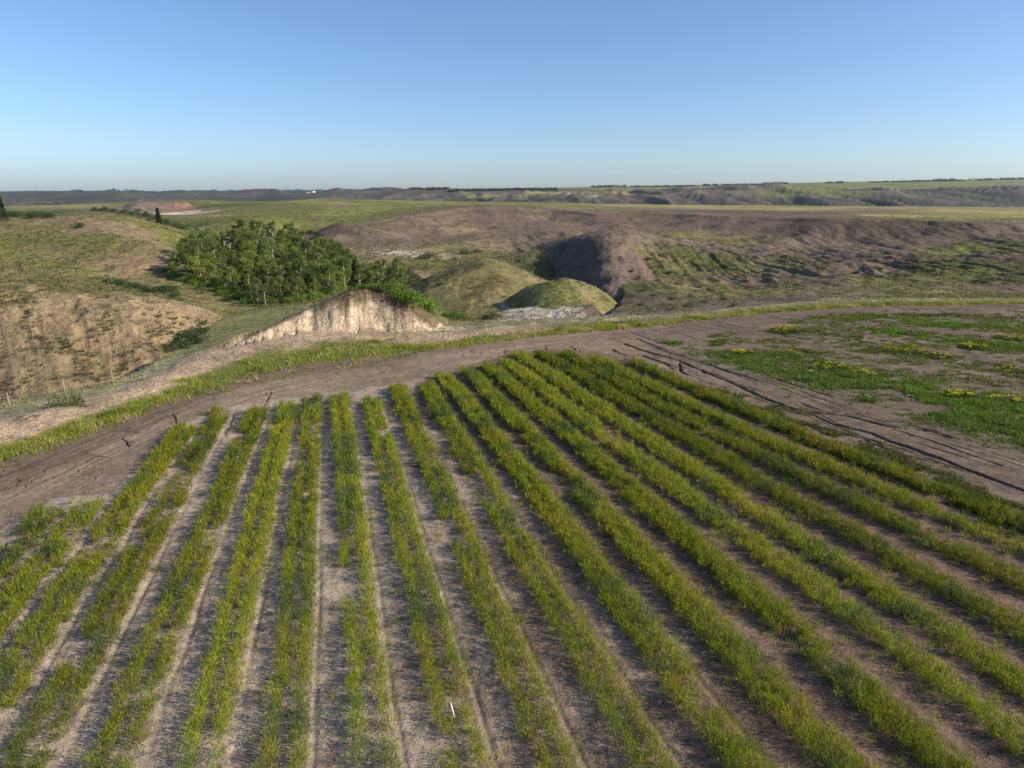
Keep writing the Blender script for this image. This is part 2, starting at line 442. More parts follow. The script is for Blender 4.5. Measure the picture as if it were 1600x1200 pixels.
def land(x, y, parts=False):
    u, l = x / y, np.log(y)
    ye = edge_Y(u)
    zt = table(TAB, u, np.maximum(l, GL[0])) * y + CAM_H
    w = sstep(-0.02, 0.055, np.log(y / ye))
    # erosion: gullies and rough ground beyond the field's edge
    near = np.exp(-((l - math.log(230)) / 0.75) ** 2)
    rough = 0.9 * fbm(x / 26, y / 34, 5, 4) + 0.35 * ridged(x / 7, y / 12, 15, 3) + 0.22 * fbm(x / 2.4, y / 3.0, 25, 3)
    bowl = sstep(math.log(170), math.log(260), l) * sstep(math.log(430), math.log(380), l) * sstep(-0.05, 0.08, u)
    rough = rough + bowl * (1.1 * ridged(x / 11 + 0.5 * fbm(x / 20, y / 20, 27, 2), y / 75, 28, 3) + 1.0 * ridged(x / 4.0 + y / 30, y / 30, 29, 2) + 0.6 * fbm(x / 3.5, y / 5, 30, 3))
    far = sstep(math.log(1400), math.log(1900), l) * (1 - sstep(math.log(2480), math.log(2680), l) * 0.94)
    gully = far * (ridged(x / 85 + 0.5 * fbm(x / 150, y / 300, 36, 2), y / 600, 35, 3) * 17 + fbm(x / 30, y / 70, 37, 3) * 5)
    farL = sstep(0.1, -0.25, u) * sstep(math.log(2600), math.log(3500), l)
    gully = gully + farL * ridged(x / 260 + y / 900, y / 1500, 39, 3) * 26
    z = zt * w + w * sstep(0.0, 0.25, np.log(y / ye)) * rough * (0.25 + 0.9 * near) * (1 - sstep(6.0, 6.8, l) * 0.6) + gully
    # hillside at the left: bedded, rilled clay
    hl = np.exp(-((y - 118) / 16) ** 2) * sstep(-18, -34, x) * sstep(0.06, 0.2, np.log(y / ye))
    z = z + hl * (0.8 * ridged((x + 0.7 * y) / 3.6 + 0.4 * fbm(x / 4, y / 4, 44, 2), (y - 0.5 * x) / 9, 45, 3) - 1.0 + 0.8 * fbm(x / 2.3, y / 2.3, 46, 4))
    gy = dist_poly(x + 1.2 * fbm(x / 5, y / 5, 48, 2), y, GULLY)
    z = z - 3.2 * np.clip(1 - gy / 3.6, 0, 1) ** 0.8
    z = z - 1.8 * np.clip(1 - np.hypot((x - HOLE[0]) / 2.6, (y - HOLE[1]) / 2.2) ** 2, 0, 1)
    rm = y - rim_Y(u)
    z = z - (2.2 * sstep(1.5, -1.2, rm) + 5.0 * sstep(0, -20, rm)) * sstep(-135, -45, rm) * sstep(-0.26, -0.08, u) * (0.85 + 0.3 * fbm(x / 25, y / 25, 49, 2))
    ms = ((x - MESA[0]) / 62) ** 2 + ((y - MESA[1]) / 120) ** 2 + 0.25 * fbm(x / 30, y / 45, 50, 3)
    zm = -9 + 18.8 * sstep(1.15, 0.25, ms) + 1.6 * ridged(x / 13, y / 60, 52, 2) * np.clip(ms * 1.6 - .5, 0, 1) * sstep(1.15, 0.8, ms)
    z = np.where(ms < 1.15, np.maximum(z, zm), z)
    which = np.zeros(x.shape, np.int8)
    def lift(f, code):
        nonlocal z, which
        m = f > z
        which = np.where(m, code, which)
        z = np.where(m, f, z)
    n1 = 0.32 * fbm(x / 3.5, y / 3.5, 71, 4)
    c1 = pt(758, 405, 214); c2 = pt(880, 436, 176)
    lift(dome(x, y, c1[0] - 1.0, 217, 25, 30, -10.5, c1[2] + 10.5, 1.35) + n1, 1)
    lift(dome(x, y, c2[0] - 0.5, 178, 17.5, 18.5, -10.5, c2[2] + 10.5, 1.7) + n1, 2)
    xs_ = x + 2.2 * fbm(x / 9, y / 9, 77, 3); ys_ = y + 2.5 * fbm(x / 10, y / 10, 78, 3)
    pL, pR, pT = _L(xs_, ys_), _R(xs_, ys_), _T(xs_, ys_)
    rgh = 1.1 * fbm(x / 7, y / 9, 76, 4) + 0.5 * ridged(x / 3.4, y / 7.0, 75, 2)
    kk = 2.2
    sp = -kk * np.log(np.exp(-np.clip(pL, -40, 40) / kk) + np.exp(-np.clip(pR, -40, 40) / kk) + np.exp(-np.clip(pT, -40, 40) / kk)) + 1.2
    sp = sp + rgh * np.where(pL < pR, 0.4, 0.9) - 0.26 * np.maximum(0, x - 42) - 0.02 * np.maximum(0, y - 262) * sstep(27, 36, x)
    sp = np.where((y > 185) & (y < 420) & (x < 85), sp, -99)
    sp = np.where(sp > -98, np.maximum(sp, z) + 0.9 * np.exp(-np.abs(sp - z) / 1.2) * 0.5, sp)
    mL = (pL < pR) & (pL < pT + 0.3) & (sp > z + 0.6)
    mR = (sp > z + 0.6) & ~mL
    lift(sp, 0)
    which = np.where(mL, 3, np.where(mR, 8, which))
    # clay bluff by the fence
    H = np.interp(x, BL_X, BL_H) + 0.3 * fbm(x / 2.6, y / 2.6, 85, 3)
    yb = np.interp(x, BL_X, BL_YB) - 1.6 * np.exp(-((x + 25.5) / 3.6) ** 2) - 1.0 * np.exp(-((x + 15) / 2.5) ** 2)
    hh = np.maximum(H, 0.5)
    t0 = (y - yb) / (1.0 * hh + 2.8)
    fm_ = np.exp(-((t0 - 0.38) / 0.30) ** 2)
    fl = fm_ * (ridged(x / 0.8 + 0.15 * y, y / 12.0, 81, 2) * 0.42 + ridged(x / 3.4, y / 14, 83, 2) * 0.22) + 0.45 * fbm(x / 1.8, y / 1.8, 84, 3)
    t = t0 + fl / (1.0 * hh + 2.8)
    tc = np.clip(t, 0, 1)
    front = np.where(t < 0, t, 0.8 * np.sin(tc * math.pi / 2) + 0.2 * sstep(0.1, 0.75, tc))
    back = 1 - sstep(8, 30, y - yb)
    bl = np.where((x > -45) & (x < -8) & (t > -0.4), np.minimum(front, 1.0) * np.maximum(H, -1) * back - (1 - back) * 9, -99)
    bl = np.where(H > 0.0, bl, -99)
    lift(bl, 4)
    if parts: return z, which, t
    return z

# ------------------------------------------------------------------ field details: crop rows, rills, verge
ROWS = [
 [(95,785),(60,812),(20,842),(-30,880)],
 [(165,780),(125,810),(45,900),(-20,975)],
 [(298,668),(270,700),(200,805),(125,900),(50,1020),(12,1085)],
 [(350,642),(332,675),(255,810),(205,900),(145,1015),(115,1090),(55,1170)],
 [(410,636),(387,680),(340,805),(295,900),(255,1010),(230,1090),(180,1170)],
 [(455,632),(437,680),(410,815),(385,900),(360,1010),(335,1105),(320,1180)],
 [(488,622),(488,670),(475,800),(465,900),(465,1010),(452,1110),(445,1180)],
 [(530,620),(535,670),(552,800),(555,900),(570,1010),(575,1110),(585,1170)],
 [(579,622),(592,670),(622,800),(655,900),(685,1010),(705,1110),(725,1180)],
 [(618,605),(640,660),(700,800),(750,900),(790,1010),(835,1110),(855,1180)],
 [(665,603),(700,665),(740,740),(795,830),(845,905),(895,1000),(968,1110),(1010,1190)],
 [(691,588),(745,660),(825,750),(855,800),(895,850),(940,905),(1005,1000),(1080,1105),(1150,1180)],
 [(732,582),(795,655),(845,710),(890,750),(925,785),(960,830),(1040,905),(1080,950),(1130,1000),(1210,1105),(1285,1180)],
 [(762,573),(830,635),(915,710),(960,755),(1015,785),(1065,840),(1140,905),(1200,950),(1245,995),(1360,1115),(1450,1185)],
 [(785,564),(900,650),(920,661),(1010,750),(1080,785),(1140,825),(1175,850),(1240,910),(1320,950),(1385,1000),(1500,1110)],
 [(804,554),(935,639),(991,672),(1100,755),(1160,790),(1240,840),(1330,910),(1385,930),(1485,995)],
 [(843,554),(984,639),(1047,672),(1170,750),(1250,790),(1330,835),(1470,925)],
 [(875,552),(1010,624),(1085,665),(1240,750),(1340,795),(1450,845),(1550,890)],
 [(920,558),(1066,631),(1137,669),(1330,750),(1425,785),(1525,835)],
 [(976,564),(1029,586),(1085,612),(1160,646),(1425,755),(1500,785),(1580,815)],
]
ROWFIT = []
for i, r in enumerate(ROWS):
    P = np.array([flat(*p) for p in r])
    if i == 0: f = np.array([0, -0.24, P[0, 0] + 0.24 * P[0, 1]])
    elif i == 1: f = np.array([0, -0.24, P[0, 0] + 0.24 * P[0, 1] - 0.45])
    else: f = np.polyfit(P[:, 1], P[:, 0], 2)
    ROWFIT.append((f, P[:, 1].max()))

RILLS = [
 ([(973,537),(1008,548),(1057,562),(1113,586),(1160,606),(1207,628),(1249,641),(1300,660),(1359,676),(1428,701),(1516,735),(1600,766),(1700,800)], .30, .30),
 ([(1249,641),(1319,649),(1397,666),(1475,672),(1537,694),(1600,710),(1700,745)], .26, .26),
 ([(994,529),(1043,550),(1090,564),(1137,580),(1183,594)], .22, .18),
 ([(1160,573),(1230,597),(1300,620)], .20, .16),
 ([(955,546),(985,559),(1020,571),(1046,583)], .24, .24),
 ([(1060,567),(1064,580),(1074,586)], .22, .22),
 ([(1001,555),(1036,566),(1050,576)], .2, .18),
 ([(1256,660),(1350,685),(1412,710),(1459,722)], .2, .16),
 ([(1394,669),(1469,693),(1562,726)], .16, .14),
 ([(269,647),(274,652),(278,661)], .11, .12),
 ([(188,683),(197,688),(202,697)], .11, .12),
 ([(131,708),(150,711),(172,714)], .11, .12),
 ([(190,671),(215,675),(245,674)], .11, .12),
 ([(366,644),(360,660),(353,681)], .11, .12),
 ([(416,631),(419,620),(424,612)], .11, .12),
 ([(783,547),(800,556),(819,569)], .24, .22),
 ([(852,545),(866,552),(880,560)], .2, .2),
 ([(890,543),(912,551),(935,560)], .2, .2),
 ([(1005,533),(1060,553),(1120,575),(1180,597)], .13, .10),
 ([(1300,643),(1380,655),(1460,664)], .12, .10),
]
RILLS = [(np.array([flat(*p) for p in r]), w, d) for r, w, d in RILLS]

VERGE_PX = [(-420,820),(-250,785),(0,722),(100,685),(190,652),(300,615),(400,586),(500,567),(640,549),(800,531),(900,520),(1000,511),(1100,500),(1200,489),(1300,481),(1400,477),(1600,475),(1850,482),(2300,500)]
VERGE = np.array([flat(p, q) for p, q in VERGE_PX])
VERGE_U = VERGE[:, 0] / VERGE[:, 1]
def verge_Y(u): return np.interp(u, VERGE_U, VERGE[:, 1])
WEED_PX = [(1110,553),(1128,560),(1209,578),(1287,602),(1381,640),(1475,678),(1600,716),(1900,810),(2300,800),(2300,520),(1850,490),(1600,484),(1400,484),(1270,496),(1130,520),(1040,538)]
WEED = [flat(p, q) for p, q in WEED_PX]
CROP_PX = [(-420,1010),(-40,850),(85,778),(175,770),(285,662),(350,636),(480,616),(600,602),(690,584),(780,556),(875,546),(980,556),(1100,600),(1250,668),(1450,752),(1600,812),(2300,1090)]
CROP = [flat(p, q) for p, q in CROP_PX] + [(40, 8), (-40, 8)]

# ------------------------------------------------------------------ ground grid (one sheet in angle and distance)
NU = 900
UA = np.linspace(-1.16, 1.16, NU)
Ypx = np.concatenate([ratio(np.linspace(1500, 487, 345)) * CAM_H,
                      np.exp(np.linspace(math.log(120.5), math.log(520), 430)),
                      np.exp(np.linspace(math.log(523), math.log(8200), 160))])
Ypx = np.unique(Ypx)
UU, YY = np.meshgrid(UA, Ypx, indexing='xy')       # rows: distance
XX = UU * YY
LL = np.log(YY)
ZZ, WHICH, TT = land(XX, YY, True)
zone = np.zeros(XX.shape, np.int8)                  # 0 field 1 track 2 weed field 3 verge 4 badlands ...
yv, ye = verge_Y(UU), edge_Y(UU)
infield = YY < yv
fm = YY < 140
crop = np.zeros(XX.shape, bool); weed = np.zeros(XX.shape, bool)
crop[fm] = in_poly(XX[fm], YY[fm], CROP)
weed[fm] = in_poly(XX[fm], YY[fm], WEED)
zone[:] = 4
zone[YY < ye * 1.01] = 3
zone[infield] = 1
zone[infield & weed] = 2
zone[infield & crop] = 0
zone[WHICH == 1] = 5; zone[WHICH == 2] = 5
zone[(WHICH == 3)] = 6
zone[WHICH == 4] = 7
zone[(zone == 4) & (YY > 1150)] = 9
rimY = rim_Y(UU)
zone[(zone == 4) & (YY > rimY) & (YY <= 1150)] = 8

# relief inside the field: rills, furrow lines, clods
def field_relief(x, y, zn):
    """height offsets and groove darkening inside the verge"""
    clod = 0.5 * fbm(x / 0.55, y / 0.55, 101, 2) + 0.5 * fbm(x / 1.7, y / 1.7, 102, 2)
    d0 = 0.055 * clod + 0.12 * fbm(x / 9, y / 9, 103, 2)
    rd = np.zeros(x.shape); groove_dark = np.zeros(x.shape); on = (zn == 1) | (x < 0)
    wx = x + 0.22 * fbm(x / 1.8, y / 1.8, 111, 2); wy = y + 0.22 * fbm(x / 1.8, y / 1.8, 117, 2)
    for P, w, d in RILLS:
        m = (x > P[:, 0].min() - 2) & (x < P[:, 0].max() + 2) & (y > P[:, 1].min() - 2) & (y < P[:, 1].max() + 2) & on
        if not m.any(): continue
        wv = w * (0.85 + 0.3 * fbm(x[m] / 2, y[m] / 2, 113, 2))
        k = np.clip(1 - (dist_poly(wx[m], wy[m], [tuple(q) for q in P]) / wv) ** 2, 0, 1)
        rd[m] = np.minimum(rd[m], -0.95 * d * k ** 0.5)
        groove_dark[m] = np.maximum(groove_dark[m], k)
    al, ac = x * 0.43 - y * 0.90, x * 0.90 + y * 0.43       # along and across the bare strip on the right
    wash = ridged(ac / 1.1 + 0.6 * fbm(al / 9, ac / 4, 119, 2), al / 26, 118, 3)
    wm = sstep(8, 18, x) * (zn == 1)
    g = sstep(0.45, 0.85, wash) * wm
    rd = rd - 0.12 * g
    groove_dark = np.maximum(groove_dark, 0.7 * sstep(0.6, 0.9, wash) * wm)
    # short cracks where the ground dries at the row ends
    cr = ridged(x / 2.6 + 0.5 * fbm(x / 1.2, y / 1.2, 121, 2), y / 2.6 + 0.5 * fbm(x / 1.2, y / 1.2, 123, 2), 122, 1)
    cm = sstep(0.90, 0.97, cr) * sstep(-0.1, 0.3, fbm(x / 6, y / 6, 124, 2)) * (zn == 1) * sstep(10, 0, x)
    rd = rd - 0.10 * cm
    groove_dark = np.maximum(groove_dark, 0.7 * cm)
    dv = verge_Y(x / y) - y + 0.35 * fbm(x / 7, y / 7, 125, 2)
    for c_ in (2.3, 4.2, 6.4, 8.3):
        rt = np.exp(-((dv - c_) / 0.28) ** 2) * (zn == 1) * (0.55 + 0.6 * fbm(x / 8, y / 8, 126 + int(c_), 2))
        rd = rd - 0.06 * np.clip(rt, 0, 1)
        groove_dark = np.maximum(groove_dark, 0.42 * np.clip(rt, 0, 1))
    rowc = np.full(x.shape, 99.0)
    for f, ymax in ROWFIT:
        d = x - np.polyval(f, y)
        rowc = np.where((np.abs(d) < np.abs(rowc)) & (y < ymax + 1), d, rowc)
    fur = np.exp(-((rowc - 1.05 - 0.12 * fbm(x / 4, y / 4, 131, 2)) / 0.13) ** 2) * (0.5 + 0.5 * fbm(x / 6, y / 6, 133, 2)) * (zn == 0)
    return d0 + rd - 0.10 * np.clip(fur, 0, 1), groove_dark

def field_colour(x, y, zf, groove_dark):
    pale = np.array([0.36, 0.288, 0.222]); brown = np.array([0.175, 0.120, 0.083]); damp = np.array([0.115, 0.082, 0.058])
    nb = fbm(x / 7, y / 7, 201, 4, 0.6); nf = fbm(x / 1.1, y / 0.45, 202, 3, 0.7)
    palef = sstep(6, -10, x + 0.30 * y - 12 + 9 * nb) * (zf == 0)
    c0 = brown * (1 - palef[:, None]) + pale * palef[:, None]
    crust = sstep(-0.05, 0.5, nf + 0.3 * nb)[:, None] * 0.55
    c0 = c0 * (1 - crust) + (np.array([0.145, 0.118, 0.098]) * palef[:, None] + np.array([0.085, 0.060, 0.045]) * (1 - palef[:, None])) * crust
    trk = (zf == 1)[:, None]
    dv = verge_Y(x / y) - y
    stk = fbm(dv / 0.7 + 0.4 * fbm(x / 6, y / 6, 207, 2), (x + 0.4 * y) / 14, 206, 3, 0.6)
    dv = verge_Y(x / y) - y
    wet_band = sstep(6.5, 3.0, dv + 2.2 * nb + 1.2 * stk)[:, None] * sstep(5, -20, x)[:, None]
    ct = np.array([0.235, 0.172, 0.122]) * (1 + 0.20 * nb[:, None] + 0.10 * nf[:, None] + 0.26 * stk[:, None])
    grey_t = sstep(5, 30, x)[:, None]
    ct = ct * (1 - grey_t) + np.array([0.158, 0.119, 0.088]) * (1 + 0.2 * nb[:, None] + 0.10 * nf[:, None] + 0.30 * stk[:, None]) * grey_t
    ct = ct * (1 - 0.75 * wet_band) + damp * 1.2 * 0.75 * wet_band
    c0 = np.where(trk, ct, c0)
    wd = (zf == 2)[:, None]
    cw = np.array([0.142, 0.110, 0.078]) * (1 + 0.35 * nb[:, None] + 0.25 * nf[:, None])
    litter = sstep(0.2, 0.6, fbm(x / 6, y / 3, 205, 4))[:, None]  # pale straw litter in patches
    cw = cw * (1 - 0.45 * litter) + np.array([0.30, 0.255, 0.185]) * 0.45 * litter
    c0 = np.where(wd, cw, c0)
    c0 = c0 * (1 - 0.62 * np.clip(groove_dark, 0, 1)[:, None])  # rills, cracks and ruts coloured darker than the soil around
    return c0

sub = fm & infield
dz = np.zeros(XX.shape)
dz[sub], GROOVE_DARK = field_relief(XX[sub], YY[sub], zone[sub])
ZZ = ZZ + dz
# sandy berm between verge and fence
band = (YY - yv) / np.maximum(ye - yv, 1.0)
berm = np.exp(-((band - 0.45) / 0.2) ** 2) * (zone == 3) * sstep(0.3, 0.0, UU)
ZZ = ZZ + berm * (0.5 + 0.25 * fbm(XX / 3, YY / 3, 141, 3))

# colours -----------------------------------------------------------
COL = np.empty(XX.shape + (3,))
CT = colour_field(UU, LL)
# grassy and bare patches mingle at a finer scale than the survey
mix = fbm(XX / 5.5, YY / 8.5, 151, 4, 0.65)
mixf = fbm(XX / 1.9, YY / 2.6, 153, 3, 0.7)
badl = np.array(PAL['o'])
slope_soil = np.array(PAL['s'])
gr = (sstep(0.05, 0.45, 0.55 * mix + 0.6 * mixf) * (1 - 0.65 * (UU < -0.22) * (YY > 175)))[..., None]
CB = CT * (1 - 0.42 * gr) + np.array([0.165, 0.150, 0.058]) * 0.42 * gr
dk = sstep(0.15, 0.6, fbm(XX / 3.5, YY / 3.5, 155, 3, 0.7))[..., None]
CB = CB * (1 - 0.42 * dk)
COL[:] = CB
rmk = (np.maximum(np.exp(-((YY - rimY + 4) / 4.5) ** 2), 0.45 * np.exp(-((YY - rimY + 22) / 18) ** 2)) * sstep(-0.24, -0.10, UU) * (0.6 + 0.5 * fbm(XX / 18, YY / 18, 157, 3)))[..., None]  # shade line under the rim painted in, with darker soil below
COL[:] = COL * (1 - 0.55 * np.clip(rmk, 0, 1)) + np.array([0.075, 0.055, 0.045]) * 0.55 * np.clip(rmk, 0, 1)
# plain: finer grass mottling
pl = (zone == 8)
yl = sstep(-0.2, 0.5, fbm(XX / 40, YY / 40, 161, 4))[..., None]
CP = CT * (0.86 + 0.35 * yl)
COL[pl] = CP[pl]
# domes
def zc(z, base, alt, s, seed, lo=-0.1, hi=0.5):
    m = zone == z
    t = sstep(lo, hi, fbm(XX[m] / s, YY[m] / s, seed, 4, 0.65))[:, None]
    COL[m] = np.array(base) * (1 - t) + np.array(alt) * t
zc(5, (0.185, 0.180, 0.066), (0.120, 0.122, 0.046), 4.0, 171)
zc(6, (0.135, 0.102, 0.084), (0.085, 0.072, 0.052), 4.0, 173)  # spur's left face: shade deepened by a darker clay colour
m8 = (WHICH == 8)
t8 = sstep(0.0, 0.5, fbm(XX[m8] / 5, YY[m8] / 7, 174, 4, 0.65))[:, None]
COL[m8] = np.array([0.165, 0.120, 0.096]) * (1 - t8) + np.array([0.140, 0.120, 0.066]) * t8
# red and white scars on the nearer dome
m5 = (WHICH == 2)
zz = ZZ[m5]; xx = XX[m5]; yy = YY[m5]
nz = fbm(xx / 2.5, yy / 2.5, 175, 3)
tw = sstep(-8.0, -9.2, zz + 0.9 * nz)[:, None]
c5 = COL[m5] * (1 - tw) + np.array([0.40, 0.35, 0.29]) * tw
sx, sy, _ = pt(918, 468, 172)
tr2 = sstep(1.0, 0.35, np.hypot((xx - sx) / 3.6, (yy - sy) / 6) + 0.5 * nz)[:, None]
c5 = c5 * (1 - 0.6 * tr2) + np.array([0.27, 0.185, 0.11]) * 0.6 * tr2
COL[m5] = c5
# clay bluff : dark cap, pale fluted face, tan foot, grassy back
m7 = zone == 7
xx, yy, zz, tt = XX[m7], YY[m7], ZZ[m7], TT[m7]
hx = np.interp(xx, BL_X, BL_H)
rel = zz / np.maximum(hx, 0.6) + 0.16 * fbm(xx / 1.8, zz / 0.9, 181, 3)
st = 0.5 + 0.5 * np.sin(zz * 7.5 + 1.5 * fbm(xx / 5, zz, 182, 2))
face = np.array([0.58, 0.445, 0.305]) * (0.82 + 0.25 * st[:, None]) * (1 + 0.07 * fbm(xx / 0.7, zz / 3, 183, 3)[:, None] + 0.14 * fbm(xx / 2.5, zz / 0.8, 187, 3)[:, None])
grey = sstep(-22, -18, xx)[:, None] * sstep(0.35, 0.6, rel)[:, None] * 0.55
face = face * (1 - grey) + np.array([0.33, 0.285, 0.25]) * grey
cap = sstep(0.54, 0.74, rel - 0.25 * sstep(-24, -27.5, xx) + 0.12 * sstep(-21, -17, xx))[:, None]
capc = np.array([0.135, 0.095, 0.058]) * (1 + 0.5 * fbm(xx / 1.3, yy / 1.3, 184, 3)[:, None])
c7 = face * (1 - cap) + capc * cap
back = sstep(1.05, 1.35, tt - 0.7 * sstep(-26, -30, xx) + 0.25 * fbm(xx / 2, yy / 2, 185, 3))[:, None]
gc = np.array([0.125, 0.12, 0.045])
c7 = c7 * (1 - back) + gc * back
gm = (sstep(0.1, 0.5, fbm(xx / 3.2, yy / 3.2, 186, 4)) * sstep(0.52, 0.72, rel) * 0.7)[:, None]
c7 = c7 * (1 - gm) + gc * gm
COL[m7] = c7
# verge strip : lush edge, sandy berm, silver scrub
m3 = zone == 3
b3 = band[m3] + 0.10 * fbm(XX[m3] / 4, YY[m3] / 4, 191, 3)
lush, sand, silv = np.array([0.15, 0.16, 0.04]), np.array([0.37, 0.275, 0.185]), np.array([0.29, 0.27, 0.175])
rgt = sstep(-0.05, 0.12, UU[m3])[:, None]
s1 = sstep(0.17, 0.28, b3)[:, None]; s2 = sstep(0.52, 0.7, b3)[:, None]
c3 = lush * (1 - s1) + (sand * (1 - rgt) + np.array([0.17, 0.15, 0.06]) * rgt) * s1
silv2 = silv * (0.75 + 0.6 * sstep(-0.2, 0.5, fbm(XX[m3] / 2, YY[m3] / 2, 192, 3))[:, None])
c3 = c3 * (1 - s2) + silv2 * s2
bwx = sstep(-40, -34, XX[m3]) * sstep(-6, -12, XX[m3])
wpatch = (bwx * sstep(0.45, 0.75, b3) * sstep(-0.3, 0.25, fbm(XX[m3] / 2.5, YY[m3] / 1.5, 193, 3)))[:, None]
c3 = c3 * (1 - wpatch) + np.array([0.55, 0.48, 0.39]) * wpatch
gm3 = (sstep(-52, -46, XX[m3]) * sstep(0.40, 0.55, b3) * sstep(-20, -26, XX[m3]) * sstep(80, 86, YY[m3]))[:, None]
c3 = c3 * (1 - 0.85 * gm3) + np.array([0.15, 0.155, 0.055]) * 0.85 * gm3
COL[m3] = c3
# field soils
COL[sub] = field_colour(XX[sub], YY[sub], zone[sub], GROOVE_DARK)
# far side of the valley
m9 = zone == 9
xx, yy = XX[m9], YY[m9]
gul = ridged(xx / 85 + 0.5 * fbm(xx / 150, yy / 300, 36, 2), yy / 600, 35, 3)
cf = CT[m9] * (1 + 0.35 * fbm(xx / 120, yy / 200, 211, 4)[:, None])
hedge = sstep(0.25, 0.55, fbm(xx / 160, yy / 420, 213, 4, 0.6))[:, None]
bare = (sstep(0.0, 0.6, gul) * (yy < 2650) * (CT[m9][:, 0] < 0.12))[:, None]
cf = cf * (1 - 0.6 * bare) + np.array([0.105, 0.084, 0.072]) * 0.6 * bare
cf = cf * (1 + 0.25 * np.clip(gul, -1, 1)[:, None] * (yy < 3300)[:, None] * (CT[m9][:, :1] < 0.13))
cf = cf * (1 - 0.7 * hedge) + np.array([0.035, 0.048, 0.026]) * 0.7 * hedge
COL[m9] = np.clip(cf, 0.02, 0.6)
def scar(px, py, Y, rx, ry, c, a=1.0):
    global COL
    z = float(z_at(py, Y)); sx = x_at(px, Y, z)
    m = (np.abs(XX - sx) < 2.5 * rx) & (np.abs(YY - Y) < 2.5 * ry)
    if not m.any(): return
    r = np.hypot((XX[m] - sx) / rx, (YY[m] - Y) / ry) + 0.7 * fbm(XX[m] / (rx * 0.7), YY[m] / (ry * 0.7), 221, 3)
    t = (sstep(1.05, 0.6, r) * a)[:, None]
    COL[m] = COL[m] * (1 - t) + np.array(c) * t
scar(905, 311, 2050, 45, 60, (0.55, 0.5, 0.42))
scar(262, 333, 690, 8, 40, (0.6, 0.52, 0.42)); scar(293, 330, 730, 14, 30, (0.52, 0.38, 0.28)); scar(285, 326, 780, 6, 20, (0.34, 0.17, 0.11), 0.8); scar(330, 331, 720, 8, 18, (0.58, 0.5, 0.4))
scar(535, 325, 560, 16, 25, (0.21, 0.15, 0.12))
scar(623, 394, 305, 4.5, 4, (0.55, 0.5, 0.44)); scar(1078, 380, 335, 3.5, 6, (0.42, 0.36, 0.29), 0.8)
scar(1398, 302, 2380, 30, 40, (0.48, 0.44, 0.4)); scar(228, 316, 2700, 25, 60, (0.4, 0.33, 0.27))
scar(540, 388, 320, 5, 6, (0.36, 0.18, 0.11)); scar(200, 417, 226, 12, 16, (0.27, 0.19, 0.11), 0.8)

REFINE = np.zeros((len(Ypx) - 1, NU - 1), bool)
_uc = UU[:-1, :-1]
REFINE[:] = (zone[:-1, :-1] == 1) & ((_uc > 0.0) | (_uc < -0.28)) & (np.abs(_uc) < 0.95) & (YY[:-1, :-1] > 42)

def split_ground(name, zs, mat, label=None):
    f = zone[:-1, :-1]
    r, c = np.nonzero(np.isin(f, zs) & ~REFINE)
    i00 = r * NU + c
    F = np.c_[i00, i00 + 1, i00 + NU + 1, i00 + NU]
    used, inv = np.unique(F.ravel(), return_inverse=True)
    V = np.c_[XX.ravel()[used], YY.ravel()[used], ZZ.ravel()[used]]
    Cc = COL.reshape(-1, 3)[used]
    F = inv.reshape(F.shape)
    if zs == [1]:                                   # finer mesh where the wash has cut into the track
        KU, KY = 2, 6
        r, c = np.nonzero(REFINE)
        N3 = (NU - 1) * KU + 1
        q = [(r * KY + i) * N3 + c * KU + j for i in range(KY) for j in range(KU)]
        i00 = np.concatenate(q)
        F2 = np.c_[i00, i00 + 1, i00 + N3 + 1, i00 + N3]
        used, inv = np.unique(F2.ravel(), return_inverse=True)
        rr, cc2 = used // N3, used % N3
        u = np.interp(cc2 / KU, np.arange(NU), UA); y = np.interp(rr / KY, np.arange(len(Ypx)), Ypx); x = u * y
        z1 = np.ones(x.shape, np.int8)
        d, groove_dark = field_relief(x, y, z1)
        V2 = np.c_[x, y, land(x, y) + d]
        F = np.r_[F, inv.reshape(F2.shape) + len(V)]
        Cc = np.r_[Cc, field_colour(x, y, z1, groove_dark)]
        V = np.r_[V, V2]
    me = mesh_np(name, V, F, mat, Cc, smooth=True)
    o = obj(name, me)
    tag(o, label, None, None, 'structure')
    return o

split_ground("field", [0], M_FIELD, "bare tilled soil between the green crop rows")
split_ground("dirt_track", [1], M_FIELD, "bare brown dirt track curving round the crop rows, cut by rills")
split_ground("weedy_field", [2], M_FIELD, "grey-brown soil under the weeds right of the dirt track")
split_ground("field_margin", [3], M_BAD, "grassy and sandy strip between dirt track and wire fence")
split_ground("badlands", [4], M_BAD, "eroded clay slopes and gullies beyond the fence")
split_ground("grassy_mound", [5], M_BAD, "two rounded grassy mounds on the valley floor")
split_ground("shaded_spur", [6], M_BAD, "brown clay spur with its steep left face in shade")
split_ground("clay_bluff", [7], M_BAD, "pale fluted clay bluff with dark cap just behind the fence")
split_ground("prairie", [8], M_BAD, "flat green and yellow prairie above the eroded bowl")
split_ground("far_hills", [9], M_FAR, "bluish far side of the valley with eroded faces")
#@@NEXT
# ------------------------------------------------------------------ finding places on the land
def ground_z(x, y):
    x = np.asarray(x, float); y = np.asarray(y, float)
    z = land(x, y)
    u = x / y
    return z + (y < verge_Y(u)) * 0.12 * fbm(x / 9, y / 9, 103, 2)

_HY = np.exp(np.linspace(math.log(40), math.log(6000), 2500))
def hit(px, py):
    """first point of the land seen in that direction of the photograph"""
    z = CAM_H - _HY / ratio(py)
    x = (px - 800) / F_PX * (_HY * C_ + (CAM_H - z) * S_)
    g = land(x, _HY)
    k = np.nonzero(g >= z)[0]
    k = k[0] if len(k) else len(_HY) - 1
    return float(x[k]), float(_HY[k]), float(g[k])

# ------------------------------------------------------------------ leaf and blade builders
def unit(v): return v / np.maximum(np.linalg.norm(v, axis=-1, keepdims=True), 1e-9)

